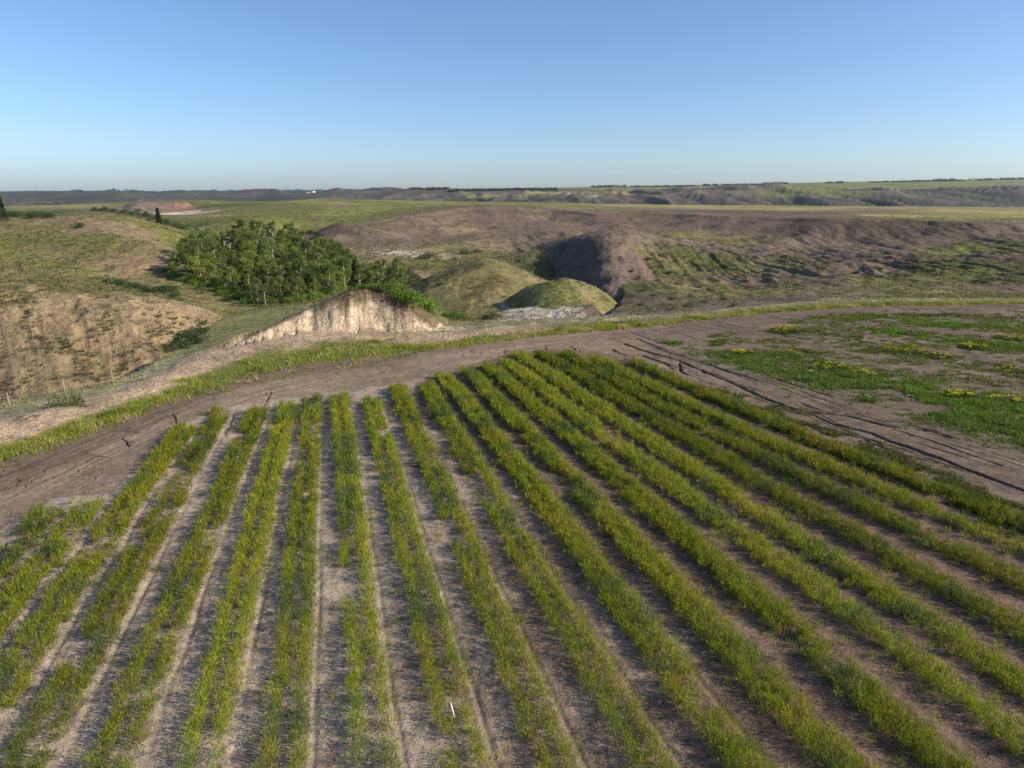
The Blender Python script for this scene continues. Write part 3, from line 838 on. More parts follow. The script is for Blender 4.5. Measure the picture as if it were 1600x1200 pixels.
def leaves(P, D, L, W, C, rs):
    """one pointed triangle per leaf: root P, direction D, length L, width W, colour C"""
    m = len(P)
    side = unit(np.cross(D, rs.normal(size=(m, 3)))) * (W * 0.5)[:, None]
    V = np.empty((m, 3, 3))
    V[:, 0] = P - side
    V[:, 1] = P + side
    V[:, 2] = P + D * L[:, None]
    return V.reshape(-1, 3), np.arange(m * 3).reshape(-1, 3), np.repeat(C, 3, axis=0)

def blades(base, h, nb, spread, wid, lean, C, rs, cj=0.18):
    """grass tufts: nb blades round every base point"""
    m = len(base)
    k = m * nb
    B = np.repeat(base, nb, axis=0)
    H = np.repeat(h, nb) * rs.uniform(0.55, 1.1, k)
    a = rs.uniform(0, 2 * math.pi, k)
    r = np.repeat(np.broadcast_to(spread, m), nb) * np.sqrt(rs.uniform(0, 1, k))
    B = B + np.c_[np.cos(a) * r, np.sin(a) * r, np.full(k, -0.04)]
    D = unit(np.c_[np.cos(a) * lean + rs.normal(0, .25, k), np.sin(a) * lean + rs.normal(0, .25, k), np.ones(k)])
    CC = np.repeat(C, nb, axis=0) * (1 + cj * rs.normal(size=(k, 1)))
    return leaves(B, D, H, np.repeat(np.broadcast_to(wid, m), nb), np.clip(CC, 0.01, 0.6), rs)

# ------------------------------------------------------------------ crop rows
def crop_row(idx, f, yfar):
    rs = np.random.default_rng(100 + idx)
    wide = float(np.clip((idx - 8) / 6, 0, 1))            # right-hand rows stand denser and broader
    s = np.arange(18.3, yfar, 0.17 - 0.02 * wide)
    Ps, Hs = [], []
    for side in (-1, 1):
        cut = rs.uniform(0.0, 2.2)
        for rep in range(3 if 0.4 < wide and idx < 14 else 2):
            y = s + rs.uniform(-.12, .12, len(s))
            off = side * (0.50 - 0.08 * wide) + rs.normal(0, 0.17 + 0.07 * wide + 0.03 * (idx > 12), len(s)) + 0.12 * fbm(y / 5, y * 0 + idx * 3.7 + side, 301, 2)
            x = np.polyval(f, y) + off
            n = fbm(y / 4.5, y * 0 + idx * 5.3 + side * 1.7, 302, 3) + 0.45 * fbm(y / 1.3, y * 0 + idx * 2.1 + side * 4.4, 303, 2)
            keep = rs.uniform(0, 1, len(y)) < sstep(-0.66 - 0.10 * wide, -0.10 - 0.06 * wide, n)
            keep &= (np.abs(x) < y + 6) & (y < yfar - cut * sstep(0, 1, rs.uniform(0, 1, len(y)) + 0.5))
            y, x, n = y[keep], x[keep], n[keep]
            Ps.append(np.c_[x, y]); Hs.append((0.66 + 0.03 * wide + 0.32 * np.clip(n + 0.2, -0.7, 0.8)) * rs.uniform(0.6, 1.2, len(y)) * (0.86 if idx > 12 else 1.0))
    m = int((yfar - 18.3) * (1.6 + 3.0 * np.clip((idx - 12) / 5, 0, 1)))                           # odd seedlings off the drill lines
    y = rs.uniform(18.3, yfar, m); x = np.polyval(f, y) + rs.normal(0, 0.62 + 0.3 * (idx > 12), m)
    Ps.append(np.c_[x, y]); Hs.append(rs.uniform(0.2, 0.5, m))
    P = np.concatenate(Ps); H = np.concatenate(Hs)
    z = ground_z(P[:, 0], P[:, 1])
    D = np.sqrt(P[:, 0] ** 2 + P[:, 1] ** 2 + CAM_H ** 2)
    nl = np.clip(1480 / D, 13, 50).astype(int)
    rep = np.repeat(np.arange(len(P)), nl)
    k = len(rep)
    t = rs.uniform(0, 1, k) ** 0.8
    a = rs.uniform(0, 2 * math.pi, k)
    rad = (0.07 + 0.17 * np.sin(np.clip(t, 0, 1) * 2.5)) * np.sqrt(rs.uniform(0, 1, k))
    hh = H[rep]
    lean = rs.normal(0, 0.12, (len(P), 2))[rep]
    base = np.c_[P[rep, 0] + np.cos(a) * rad + lean[:, 0] * t, P[rep, 1] + np.sin(a) * rad + lean[:, 1] * t, z[rep] + t * hh * 0.84]
    dirv = unit(np.c_[np.cos(a) * 0.7 + rs.normal(0, .35, k), np.sin(a) * 0.7 + rs.normal(0, .35, k), rs.uniform(0.5, 1.9, k)])
    sc = np.clip(D[rep] / 34, 0.8, 2.3)
    ln = rs.uniform(0.11, 0.22, k) * sc ** 0.8
    wd = rs.uniform(0.020, 0.040, k) * sc
    up = rs.uniform(0, 1, k) < 0.22                       # upright sprigs and stems
    dirv[up] = unit(np.c_[rs.normal(0, .18, up.sum()), rs.normal(0, .18, up.sum()), np.ones(up.sum())])
    ln[up] *= 1.7; wd[up] *= 0.6
    tone = fbm(P[:, 0] / 2.2, P[:, 1] / 2.2, 311, 3)
    yel = sstep(0.22, 0.6, tone + 0.15 * rs.normal(size=len(P)))[:, None]
    blu = sstep(-0.15, -0.5, tone)[:, None]
    pc = np.array([0.225, 0.262, 0.018]) * (1 - yel) + np.array([0.310, 0.290, 0.026]) * yel
    pc = pc * (1 - blu) + np.array([0.120, 0.175, 0.032]) * blu
    dry = rs.uniform(0, 1, len(P)) < 0.04
    pc[dry] = (0.27, 0.20, 0.08)
    cl = pc[rep] * (1 + 0.25 * rs.normal(size=(k, 1)))
    old = rs.uniform(0, 1, k) < 0.06
    cl[old] = (0.24, 0.19, 0.09)
    return leaves(base, dirv, ln, wd, np.clip(cl, 0.012, 0.5), rs)

ROW_LABELS = [
 "short crop row at the far left corner of the field, nearest the left edge",
 "second crop row from the field's left corner, starting level with the first",
 "long dense crop row beside the wide bare ground left, with a dark far end",
 "thin pale crop row between the dense left row and the first split pair",
 "split crop row left of the stony bare strip, fifth from the field's left corner",
 "split crop row just left of the row that runs straight up the picture",
 "crop row that runs almost straight up the picture, bright at its far end",
 "patchy split crop row just right of the straight one, with broken right half",
 "double crop row two places right of the straight one, its halves parted by bare soil",
 "crop row with the white stake standing in its near end",
 "crop row right of the white stake row, gappy with loose tufts at its far end",
 "broad dense crop row two places right of the white stake row",
 "crop row three places right of the white stake row, with a detached far tuft",
 "crop row four places right of the white stake row, thinning near a pale tyre track",
 "crop row that starts behind the short crack at the field's far edge",
 "narrow dense crop row starting nearest the bend of the dirt track",
 "fourth crop row counted from the rilled dirt track on the right",
 "third crop row counted from the rilled dirt track on the right",
 "second crop row counted from the rilled dirt track on the right",
 "last crop row on the right, running along the rilled dirt track",
]
for i, (f, yfar) in enumerate(ROWFIT):
    ym = 45.0 if i > 1 else 36.0
    xm = float(np.polyval(f, ym))
    V, F, Cc = crop_row(i, f, yfar)
    zb = float(ground_z(np.array([xm]), np.array([ym]))[0])
    e = empty("crop_row", (xm, ym, zb), label=ROW_LABELS[i], cat="crop row", group="green crop rows across the field")
    o = obj("foliage", mesh_np("foliage", V - np.array([xm, ym, zb]), F, M_CROP, Cc), e)
    o["kind"] = "stuff"

# ------------------------------------------------------------------ white stake in the crop
def tube(p0, p1, r0, r1, n=8):
    p0, p1 = np.array(p0, float), np.array(p1, float)
    d = unit((p1 - p0)[None])[0]
    a = unit(np.cross(d, [0.31, 0.9, 0.2])[None])[0]; b = np.cross(d, a)
    an = np.linspace(0, 2 * math.pi, n, endpoint=False)
    ring = np.cos(an)[:, None] * a + np.sin(an)[:, None] * b
    V = np.r_[p0 + ring * r0, p1 + ring * r1, [p1]]
    F = []
    for i in range(n):
        j = (i + 1) % n
        F += [(i, j, n + j), (i, n + j, n + i), (n + i, n + j, 2 * n)]
    return V, np.array(F)

def merge(parts):
    Vs, Fs, k = [], [], 0
    for V, F in parts:
        Vs.append(V); Fs.append(F + k); k += len(V)
    return np.concatenate(Vs), np.concatenate(Fs)

def boxv(cx, cy, cz, sx, sy, sz):
    V = np.array([(x, y, z) for z in (-1, 1) for y in (-1, 1) for x in (-1, 1)], float) * 0.5 * np.array([sx, sy, sz]) + np.array([cx, cy, cz])
    F = np.array([(0, 2, 1), (1, 2, 3), (4, 5, 6), (5, 7, 6), (0, 1, 4), (1, 5, 4), (2, 6, 3), (3, 6, 7), (0, 4, 2), (2, 4, 6), (1, 3, 5), (3, 7, 5)])
    return V, F

sx, sy = flat(712, 1121, 0.25)
V, F = merge([boxv(0, 0, 0.42, 0.055, 0.03, 0.84), tube((0, 0, 0.84), (0.0, 0, 0.93), 0.026, 0.008, 6)])
o = obj("marker_stake", mesh_np("marker_stake", V, F, M_STAKE), None, (sx, sy, float(ground_z(np.array([sx]), np.array([sy]))[0]) - 0.05))
o.rotation_euler = (R_(-6), R_(-12), 0)
tag(o, "thin white marker stake leaning in the crop near the front", "stake")

# ------------------------------------------------------------------ wire fence
POSTS = [(-85,660),(15,634),(102,612),(177,595),(246,580),(310,571),(372,553),(424,549),(458,541),(500,538),(555,530),(604,526),(652,522),(705,520),(758,514),(810,507),(865,509),(911,505),(987,500),(1060,496),(1130,489)]
pw = []
for p in POSTS:
    x, y = flat(*p); y = min(y, float(edge_Y(x / y)) * 1.0)
    pw.append((x, y, float(ground_z(np.array([x]), np.array([y]))[0])))
fence = empty("wire_fence", pw[4], label="wire fence on thin wooden posts along the edge of the badlands", cat="fence")
base = Vector(pw[4])
for i, p in enumerate(pw):
    rs = np.random.default_rng(40 + i)
    h = rs.uniform(1.15, 1.4)
    V, F = tube((0, 0, -0.2), (rs.normal(0, .05), rs.normal(0, .05), h), 0.06, 0.055, 8)
    obj("post", mesh_np("post", V, F, M_POST), fence, Vector(p) - base)
for hz in (0.45, 0.8, 1.1):
    parts = []
    for a, b in zip(pw[:-1], pw[1:]):
        va, vb = np.array(a) - np.array(base) + (0, 0, hz), np.array(b) - np.array(base) + (0, 0, hz)
        mid = (va + vb) / 2 - (0, 0, 0.03)
        parts += [tube(va, mid, 0.006, 0.006, 4), tube(mid, vb, 0.006, 0.006, 4)]
    V, F = merge(parts)
    obj("wire", mesh_np("wire", V, F, M_WIRE), fence)

# ------------------------------------------------------------------ grass of the field margin
rs = np.random.default_rng(5)
n = 26000
u = rs.uniform(-0.95, 0.95, n)
yv_, ye_ = verge_Y(u), edge_Y(u)
b = rs.uniform(-0.10, 1.02, n)
y = yv_ + b * np.maximum(ye_ - yv_, 1.5)
x = u * y
nn_ = fbm(x / 3, y / 3, 401, 3)
right = sstep(-0.05, 0.1, u)
pr = np.where(b < 0.19 + 0.12 * right + 0.20 * nn_, 1.0, np.where(b < 0.55, 0.07 + 0.5 * right, 0.36)) * np.where(b < 0.0, np.clip(0.6 + nn_, 0, 1) * 0.5, 1)
keep = rs.uniform(0, 1, n) < pr
x, y, b, nn_, u = x[keep], y[keep], b[keep], nn_[keep], u[keep]
lush = b < 0.19 + 0.12 * right[keep] + 0.20 * nn_
z = ground_z(x, y)
h = np.where(lush, rs.uniform(.30, .75, len(x)), rs.uniform(.15, .42, len(x))) * (1 + 0.7 * np.clip(fbm(x / 1.4, y / 1.4, 407, 2), -0.6, 0.8))
cg = np.where(lush[:, None], np.array([0.25, 0.285, 0.040]), np.array([0.28, 0.27, 0.13]))
yl = (sstep(0.0, 0.5, fbm(x / 2.2, y / 2.2, 403, 3) + 0.25 * right[keep]) * 0.8)[:, None]
cg = cg * (1 - yl) + np.array([0.42, 0.36, 0.13]) * yl
dkk = sstep(0.15, 0.5, fbm(x / 1.7, y / 1.7, 405, 2))[:, None] * 0.5
cg = cg * (1 - dkk) + np.array([0.09, 0.13, 0.03]) * dkk
D = np.hypot(x, y)
V, F, Cc = blades(np.c_[x, y, z], h, 8, 0.28, 0.055 * np.clip(D / 60, 0.8, 2), 0.45, cg, rs)
o = obj("grass", mesh_np("grass", V, F, M_GRASS, Cc))
tag(o, "tall green and straw coloured grass between the dirt track and the fence", None, None, "stuff")

# ------------------------------------------------------------------ tufts and scrub on the badlands
rs = np.random.default_rng(6)
zr = (YY > edge_Y(UU)) & (YY < 640) & np.isin(zone, (4, 5, 6, 7, 8)) & (np.abs(UU) < 0.92)
ri, ci = np.nonzero(zr)
sel = rs.choice(len(ri), 190000, replace=True)
ri, ci = ri[sel], ci[sel]
c = COL[ri, ci]
green = c[:, 1] / (c[:, 0] + 1e-6)
x = XX[ri, ci] + rs.normal(0, .3, len(ri)); y = YY[ri, ci] + rs.normal(0, .5, len(ri))
patch = fbm(x / 6, y / 9, 411, 4, 0.65)
zn = zone[ri, ci]
pr = sstep(0.66, 0.98, green) * 0.9 + 0.05
pr = pr * np.clip(0.45 + 1.3 * patch, 0.02, 1)
pr = np.where(zn == 6, 0.04, pr); pr = np.where(zn == 7, pr * 0.35, pr); pr = np.where(zn == 8, pr * 0.55, pr)
keep = rs.uniform(0, 1, len(ri)) < pr
x, y, c, zn, patch = x[keep], y[keep], c[keep], zn[keep], patch[keep]
z = ground_z(x, y)
D = np.hypot(x, y)
h = rs.uniform(0.22, 0.55, len(x)) * np.clip(D / 170, 0.8, 1.6)
kind = rs.uniform(0, 1, len(x))
cg = np.where((kind < 0.42)[:, None], np.array([0.085, 0.095, 0.036]), np.where((kind < 0.75)[:, None], np.array([0.185, 0.175, 0.062]), np.array([0.29, 0.245, 0.11])))
cg = cg * rs.uniform(0.75, 1.2, (len(x), 1))
V, F, Cc = blades(np.c_[x, y, z], h, 6, h * 0.75, h * 0.42, 0.7, cg, rs)
o = obj("prairie_tufts", mesh_np("prairie_tufts", V, F, M_GRASS, Cc))
tag(o, "grass tufts and low sage dotted over the badland slopes", None, None, "stuff")

# scrub growing in the cracks of the bare hillside on the left
rs = np.random.default_rng(16)
m = 5200
x = rs.uniform(-105, -34, m); y = rs.uniform(96, 136, m)
pat = fbm(x / 5, y / 6, 415, 3)
kp = (y > edge_Y(x / y) * 1.22) & (rs.uniform(0, 1, m) < np.clip(0.25 + 1.3 * pat, 0, 1) * sstep(-40, -58, x + 0.3 * (y - 110)))
x, y = x[kp], y[kp]
z = ground_z(x, y)
cg = np.where((rs.uniform(0, 1, len(x)) < 0.6)[:, None], np.array([0.105, 0.110, 0.045]), np.array([0.20, 0.175, 0.085])) * rs.uniform(.8, 1.2, (len(x), 1))
V, F, Cc = blades(np.c_[x, y, z], rs.uniform(.35, .9, len(x)), 16, 0.42, 0.14, 0.8, cg, rs)
o = obj("hillside_scrub", mesh_np("hillside_scrub", V, F, M_GRASS, Cc))
tag(o, "olive scrub clinging to the bare clay hillside at the left", None, None, "stuff")

# ------------------------------------------------------------------ weeds right of the track
STRIPS = [  # px polyline, half width (m), density per m2, colour
 ([(1118,555),(1209,572),(1287,594),(1381,618),(1475,645),(1600,680),(1720,715)], 3.6, 8.0, (0.137, 0.213, 0.034)),
 ([(1300,590),(1400,605),(1500,630),(1600,650),(1720,680)], 5.0, 7.0, (0.150, 0.236, 0.028)),
 ([(1195,552),(1250,562),(1320,575),(1400,590)], 2.0, 3.5, (0.143, 0.207, 0.030)),
 ([(1395,503),(1500,509),(1600,513),(1750,520)], 3.2, 4.0, (0.150, 0.236, 0.026)),
 ([(1362,513),(1444,527),(1520,538),(1600,545),(1750,560)], 3.0, 3.6, (0.137, 0.218, 0.026)),
 ([(1262,501),(1320,497),(1381,494)], 3.0, 2.6, (0.143, 0.207, 0.030)),
 ([(1331,541),(1366,547),(1420,552),(1480,560),(1600,580)], 2.2, 2.0, (0.124, 0.149, 0.025)),
 ([(1035,536),(1060,536),(1086,531)], 1.2, 6.0, (0.137, 0.218, 0.026)),
 ([(1112,540),(1130,532),(1122,538)], 0.9, 4.0, (0.130, 0.161, 0.030)),
 ([(1205,517),(1260,519),(1330,528),(1400,540)], 2.4, 1.6, (0.137, 0.144, 0.032)),
 ([(1200,540),(1240,545),(1270,552)], 1.0, 2.2, (0.104, 0.144, 0.025)),
 ([(1480,590),(1560,600),(1640,615)], 1.6, 1.2, (0.130, 0.132, 0.035)),
 ([(1400,492),(1500,492),(1620,498)], 2.0, 1.6, (0.117, 0.144, 0.026)),
]
rs = np.random.default_rng(8)
Pw, Cw, Hw = [], [], []
for pl_, hw, den, cl in STRIPS:
    Q = np.array([flat(*p) for p in pl_])
    seg = np.hypot(*(Q[1:] - Q[:-1]).T); cum = np.r_[0, np.cumsum(seg)]
    m = int(cum[-1] * hw * 2 * den)
    sdist = rs.uniform(0, cum[-1], m)
    px_, py_ = np.interp(sdist, cum, Q[:, 0]), np.interp(sdist, cum, Q[:, 1])
    px_ = px_ + rs.normal(0, hw * 0.55, m); py_ = py_ + rs.normal(0, hw * 0.55, m)
    kp = fbm(px_ / 2.2, py_ / 2.2, 421, 3) + 0.3 * fbm(px_ / 8, py_ / 8, 423, 2) > -0.30
    px_, py_ = px_[kp], py_[kp]
    Pw.append(np.c_[px_, py_]); Cw.append(np.tile(np.array(cl), (len(px_), 1)) * rs.uniform(0.75, 1.3, (len(px_), 1)))
    Hw.append(rs.uniform(0.25, 0.6, len(px_)) * (1 + 0.9 * np.clip(fbm(px_ / 1.3, py_ / 1.3, 429, 2), -0.5, 0.8)))
# thin scatter over the whole weedy field and the worn edge of the crop
m = 30000
xx = rs.uniform(15, 130, m); yy = rs.uniform(55, 126, m)
kp = in_poly(xx, yy, WEED) & (fbm(xx / 5, yy / 3, 425, 3) + 0.4 * fbm(xx / 1.2, yy / 1.2, 426, 2) > 0.02)
Pw.append(np.c_[xx[kp], yy[kp]]); Cw.append(np.tile(np.array([0.17, 0.175, 0.05]), (kp.sum(), 1)) * rs.uniform(0.7, 1.4, (kp.sum(), 1))); Hw.append(rs.uniform(0.15, 0.42, kp.sum()))
q0 = np.array([flat(*p) for p in [(1085,612),(1250,680),(1450,765),(1600,830)]])
m = 4200
s_ = rs.uniform(0, 1, m) * 3
xx = np.interp(s_, range(4), q0[:, 0]) + rs.normal(1.4, 1.5, m); yy = np.interp(s_, range(4), q0[:, 1]) + rs.normal(0, 1.4, m)
kp = fbm(xx / 2, yy / 2, 427, 3) > -0.05
Pw.append(np.c_[xx[kp], yy[kp]]); Cw.append(np.tile(np.array([0.12, 0.13, 0.03]), (kp.sum(), 1)) * rs.uniform(0.7, 1.3, (kp.sum(), 1))); Hw.append(rs.uniform(0.15, 0.45, kp.sum()))
Pw, Cw, Hw = np.concatenate(Pw), np.concatenate(Cw), np.concatenate(Hw)
zz = ground_z(Pw[:, 0], Pw[:, 1])
D = np.hypot(Pw[:, 0], Pw[:, 1])
V, F, Cc = blades(np.c_[Pw, zz], Hw, 15, 0.30, 0.085 * np.clip(D / 60, 0.8, 2), 0.9, Cw, rs, 0.25)
o = obj("weeds", mesh_np("weeds", V, F, M_GRASS, Cc))
tag(o, "dark green broadleaf weeds in strips right of the dirt track", None, None, "stuff")

def flower_patch(px, py, rx, ry, label, seed, cl=(0.62, 0.50, 0.02), name="flowering_weed", group="yellow flowering weed patches"):
    rs = np.random.default_rng(seed)
    x0, y0 = flat(px, py) if py > 535 or px > 1000 else hit(px, py)[:2]
    m = int(22 * rx * ry)
    a = rs.uniform(0, 2 * math.pi, m); r = np.sqrt(rs.uniform(0, 1, m))
    x = x0 + np.cos(a) * r * rx + rs.normal(0, .2, m); y = y0 + np.sin(a) * r * ry + rs.normal(0, .2, m)
    kp = fbm(x / 0.9, y / 0.9, seed, 2) > -0.25
    x, y = x[kp], y[kp]; m = len(x)
    z = ground_z(x, y); zb = float(z.mean())
    B = np.c_[x - x0, y - y0, z - zb]
    h = rs.uniform(0.45, 0.8, m)
    e = empty(name, (x0, y0, zb), label=label, cat="weed patch", group=group)
    V, F, Cc = blades(B, h, 10, 0.25, 0.10, 0.7, np.tile(np.array([0.085, 0.125, 0.022]), (m, 1)), rs)
    o = obj("leaves", mesh_np("leaves", V, F, M_GRASS, Cc), e); o["kind"] = "stuff"
    T = B + np.c_[rs.normal(0, .12, m), rs.normal(0, .12, m), h * 0.88]
    fk = rs.uniform(0, 1, m) < 0.42
    T = T[fk]; m = len(T)
    V, F, Cc = blades(T, np.full(m, 0.16), 9, 0.2, 0.11, 1.2, np.tile(np.array(cl), (m, 1)), rs, 0.12)
    o = obj("flowers", mesh_np("flowers", V, F, M_GRASS, Cc), e); o["kind"] = "stuff"

for k, a in enumerate([
 (1159, 553, 1.5, 1.2, "yellow flower clump at the left end of the dark green weed strip"),
 (1236, 556, 1.2, 1.6, "small yellow flower clump second along the dark green weed strip"),
 (1298, 577, 2.3, 1.9, "large yellow flower patch in the middle of the dark green weed strip"),
 (1352, 588, 1.4, 1.2, "yellow flower clump just right of the large patch on the weed strip"),
 (1409, 548, 2.6, 2.4, "broad yellow flower patch alone on bare ground behind the weed strip"),
 (1464, 559, 1.6, 1.5, "dull yellow flower clump right of the lone broad patch"),
 (1519, 544, 1.5, 1.6, "yellow flower clump on the front of the far bright green weed strip"),
 (1578, 530, 1.9, 2.2, "yellow flower clump high at the right end of the far green weed strip"),
 (1585, 584, 1.6, 1.6, "yellow flower clump by the right edge between two weed strips"),
 (1503, 621, 2.0, 1.3, "yellowish flower patch at the back of the widest green weeds"),
 (1565, 628, 1.8, 1.2, "pale yellow bushy weed at the right end behind the widest green weeds"),
 (1228, 518, 2.6, 2.2, "dull yellow weed patch nearest the bend of the dirt track"),
 (350, 566, 0.8, 0.7, "single yellow flowering weed by the left fence posts"),
 (600, 535, 1.6, 1.0, "yellow flowers in the verge below the right half of the clay bluff"),
 (640, 529, 1.5, 1.0, "yellow flowers in the verge under the bluff's right foot"),
 (695, 523, 1.5, 1.1, "yellow flowers in the verge right of the clay bluff"),
 (955, 507, 2.4, 1.0, "yellow flowers in the verge below the nearer grassy mound"),
 (1083, 497, 1.8, 0.9, "yellow flowers in the verge where the dirt track bends right"),
]):
    flower_patch(*a[:4], a[4], 900 + k)
for k, a in enumerate([
 (1278, 587, 0.6, 0.5, "round whitish flower head left of the large yellow patch"),
 (1353, 627, 1.0, 0.6, "pale white weed at the front edge of the green strip"),
 (1406, 625, 0.8, 0.5, "pale white weed inside the widest green weeds"),
]):
    flower_patch(*a[:4], a[4], 950 + k, (0.50, 0.52, 0.36), "pale_weed", "pale weeds in the green strip")

# ------------------------------------------------------------------ trees and bushes
def leaf_cloud(cent, rad, per, size, base, rs, squash=0.8, var=0.25):
    m = len(cent) * per
    c = np.repeat(cent, per, axis=0); r = np.repeat(rad, per)
    d = unit(rs.normal(size=(m, 3)))
    p = c + d * (r * rs.uniform(0.35, 1.0, m) ** 0.6)[:, None] * np.array([1, 1, squash])
    dr = unit(d * 0.6 + rs.normal(size=(m, 3)) * 0.8)
    L = rs.uniform(0.7, 1.3, m) * size; W = L * rs.uniform(0.55, 0.9, m)
    tone = np.repeat(rs.uniform(1 - var, 1 + var, len(cent)), per)[:, None] * (1 + 0.15 * rs.normal(size=(m, 1)))
    return leaves(p, dr, L, W, np.clip(np.array(base) * tone, 0.008, 0.5), rs)

def aspen(seed, h, wid, base):
    rs = np.random.default_rng(seed)
    bend = rs.normal(0, 0.35, 2)
    path = [np.array([bend[0] * t * t, bend[1] * t * t, h * t]) for t in np.linspace(0, 0.93, 6)]
    rr = np.linspace(0.12, 0.03, 6)
    parts = [tube(path[i] - (0, 0, 0.4 if i == 0 else 0), path[i + 1], rr[i], rr[i + 1], 7) for i in range(5)]
    cents, rads = [], []
    for k in range(int(rs.integers(19, 25))):
        t = rs.uniform(0.08, 1.0)
        a = rs.uniform(0, 2 * math.pi)
        w = wid * (0.30 + 0.70 * math.sin(math.pi * min(1, max(0, t - 0.05) / 1.0))) * rs.uniform(0.35, 1.0)
        p = np.array([bend[0] * t * t + math.cos(a) * w, bend[1] * t * t + math.sin(a) * w, h * t])
        cents.append(p); rads.append(rs.uniform(0.55, 1.0) * wid * 0.52)
        if k < 8:
            q = np.array([bend[0] * t * t, bend[1] * t * t, h * max(0.2, t - 0.12)])
            parts.append(tube(q, p, 0.05, 0.015, 5))
    V, F, Cc = leaf_cloud(np.array(cents), np.array(rads), 115, 0.31, base, rs)
    return merge(parts), (V, F, Cc)

def conifer(seed, h, w, base):
    rs = np.random.default_rng(seed)
    parts = [tube((0, 0, -0.3), (0, 0, h), 0.2, 0.03, 7)]
    m = 1500
    t = rs.uniform(0.06, 1, m) ** 0.85
    lay = np.floor(t * 15) / 15 + rs.uniform(0, 0.04, m)
    a = rs.uniform(0, 2 * math.pi, m)
    r = w * (1 - lay) * rs.uniform(0.15, 1.0, m) * (0.8 + 0.2 * np.sin(a * 3 + lay * 30))
    P = np.c_[np.cos(a) * r, np.sin(a) * r, lay * h - 0.15 * r]
    Dv = unit(np.c_[np.cos(a), np.sin(a), rs.uniform(-0.5, 0.2, m)])
    C0 = np.array(base) * rs.uniform(0.6, 1.4, (m, 1))
    return merge(parts), leaves(P, Dv, rs.uniform(.5, .9, m), rs.uniform(.25, .4, m), C0, rs)

def bush(seed, w, h, base, size=0.24, n=11, per=60):
    rs = np.random.default_rng(seed)
    a = rs.uniform(0, 2 * math.pi, n); r = np.sqrt(rs.uniform(0, 1, n)) * w
    c = np.c_[np.cos(a) * r, np.sin(a) * r, h * (0.30 + 0.45 * rs.uniform(0, 1, n)) * (1 - 0.45 * (r / w) ** 2)]
    st = [tube((0, 0, -0.2), c[i], 0.05, 0.015, 5) for i in range(5)]
    return merge(st), leaf_cloud(c, rs.uniform(0.30, 0.48, n) * h, per, size, base, rs, 0.85)

def make_meshes(data, bark, stem_name, crown_name):
    (TV, TF), (V, F, Cc) = data
    return mesh_np(stem_name, TV, TF, bark, smooth=True), mesh_np(crown_name, V, F, M_TREE, Cc)

def plant_thing(name, meshes, loc, rz, sc, label, cat, group, parts=("trunk", "crown")):
    e = empty(name, loc, label=label, cat=cat, group=group)
    e.rotation_euler = (0, 0, rz); e.scale = (sc, sc, sc)
    for nm, me in zip(parts, meshes):
        obj(nm, me, e)
    return e

ASP = [make_meshes(aspen(500 + k, hh, ww, cc_), M_BARK, "trunk", "crown") for k, (hh, ww, cc_) in enumerate([
    (8.5, 2.4, (0.147, 0.196, 0.045)), (7.5, 2.1, (0.164, 0.212, 0.040)), (9.5, 2.5, (0.135, 0.181, 0.047)), (6.5, 2.0, (0.192, 0.242, 0.037)),
    (8.0, 2.2, (0.121, 0.162, 0.047)), (7.0, 2.4, (0.212, 0.255, 0.040)), (9.0, 2.0, (0.175, 0.196, 0.060))])]
WOOD_PX = [(262,430),(300,386),(350,374),(420,372),(478,382),(500,402),(556,425),(640,442),(640,456),(548,452),(505,470),(405,480),(365,458),(310,442)]
rs = np.random.default_rng(12)
cand, tries = [], 0
while len(cand) < 290 and tries < 60:
    tries += 1
    ux = rs.uniform(255, 650, 400); Yc = np.exp(rs.uniform(math.log(180), math.log(350), 400))
    zg = np.zeros(400)
    for _ in range(3):
        xg = x_at(ux, Yc, zg); zg = land(xg, Yc)
    dd = CAM_H - zg
    v = (dd * C_ - Yc * S_) / (Yc * C_ + dd * S_)
    gpy = 600 + v * F_PX
    ok = in_poly(ux, gpy, WOOD_PX)
    for i in np.nonzero(ok)[0]:
        if len(cand) >= 290: break
        sp = 2.0 + 0.0035 * Yc[i]
        if all((xg[i] - c[0]) ** 2 + (Yc[i] - c[1]) ** 2 > sp * sp for c in cand):
            cand.append((xg[i], Yc[i], zg[i], ux[i], gpy[i]))
for i, (x, y, z, px, py) in enumerate(cand):
    k = int(rs.integers(0, 7))
    sc = rs.uniform(0.75, 1.22) * (0.72 if (py > 462 or px < 290 or px > 545) else 1.0) * (0.5 if (340 < px < 382 and 396 < py < 450) or (415 < px < 436 and 378 < py < 408) else 1.0)
    plant_thing("aspen_tree", ASP[k], (x, y, z), rs.uniform(0, 6.28), sc,
                "green aspen with thin pale trunk inside the dense wood filling the left coulee", "tree", "aspens in the coulee wood")
# taller aspens whose white trunks show
for px, py, sc, lab in [(362, 408, 1.0, "tall aspen with thick white bare trunk at the wood's upper left"),
                        (352, 402, .85, "slender white-trunked aspen just left of the thick-trunked one"),
                        (424, 384, .95, "aspen with white trunk at the top middle of the wood"),
                        (337, 420, .7, "short leaning white-trunked aspen below the wood's upper left")]:
    x, y, z = hit(px, py)
    (TV, TF), (V, F, Cc) = aspen(540 + px, 11.0, 1.6, (0.05, 0.075, 0.03))
    TV = TV.copy(); TV[:, :2] *= 1.9
    V = V.copy(); m_ = V[:, 2] < 5.5; V[:, 2] = np.where(m_, 5.5 + (V[:, 2] - 5.5) * 0.25, V[:, 2])
    plant_thing("white_aspen", (mesh_np("trunk", TV, TF, M_BARK, smooth=True), mesh_np("crown", V, F, M_TREE, Cc)), (x, y, z), 0, sc, lab, "tree", None)
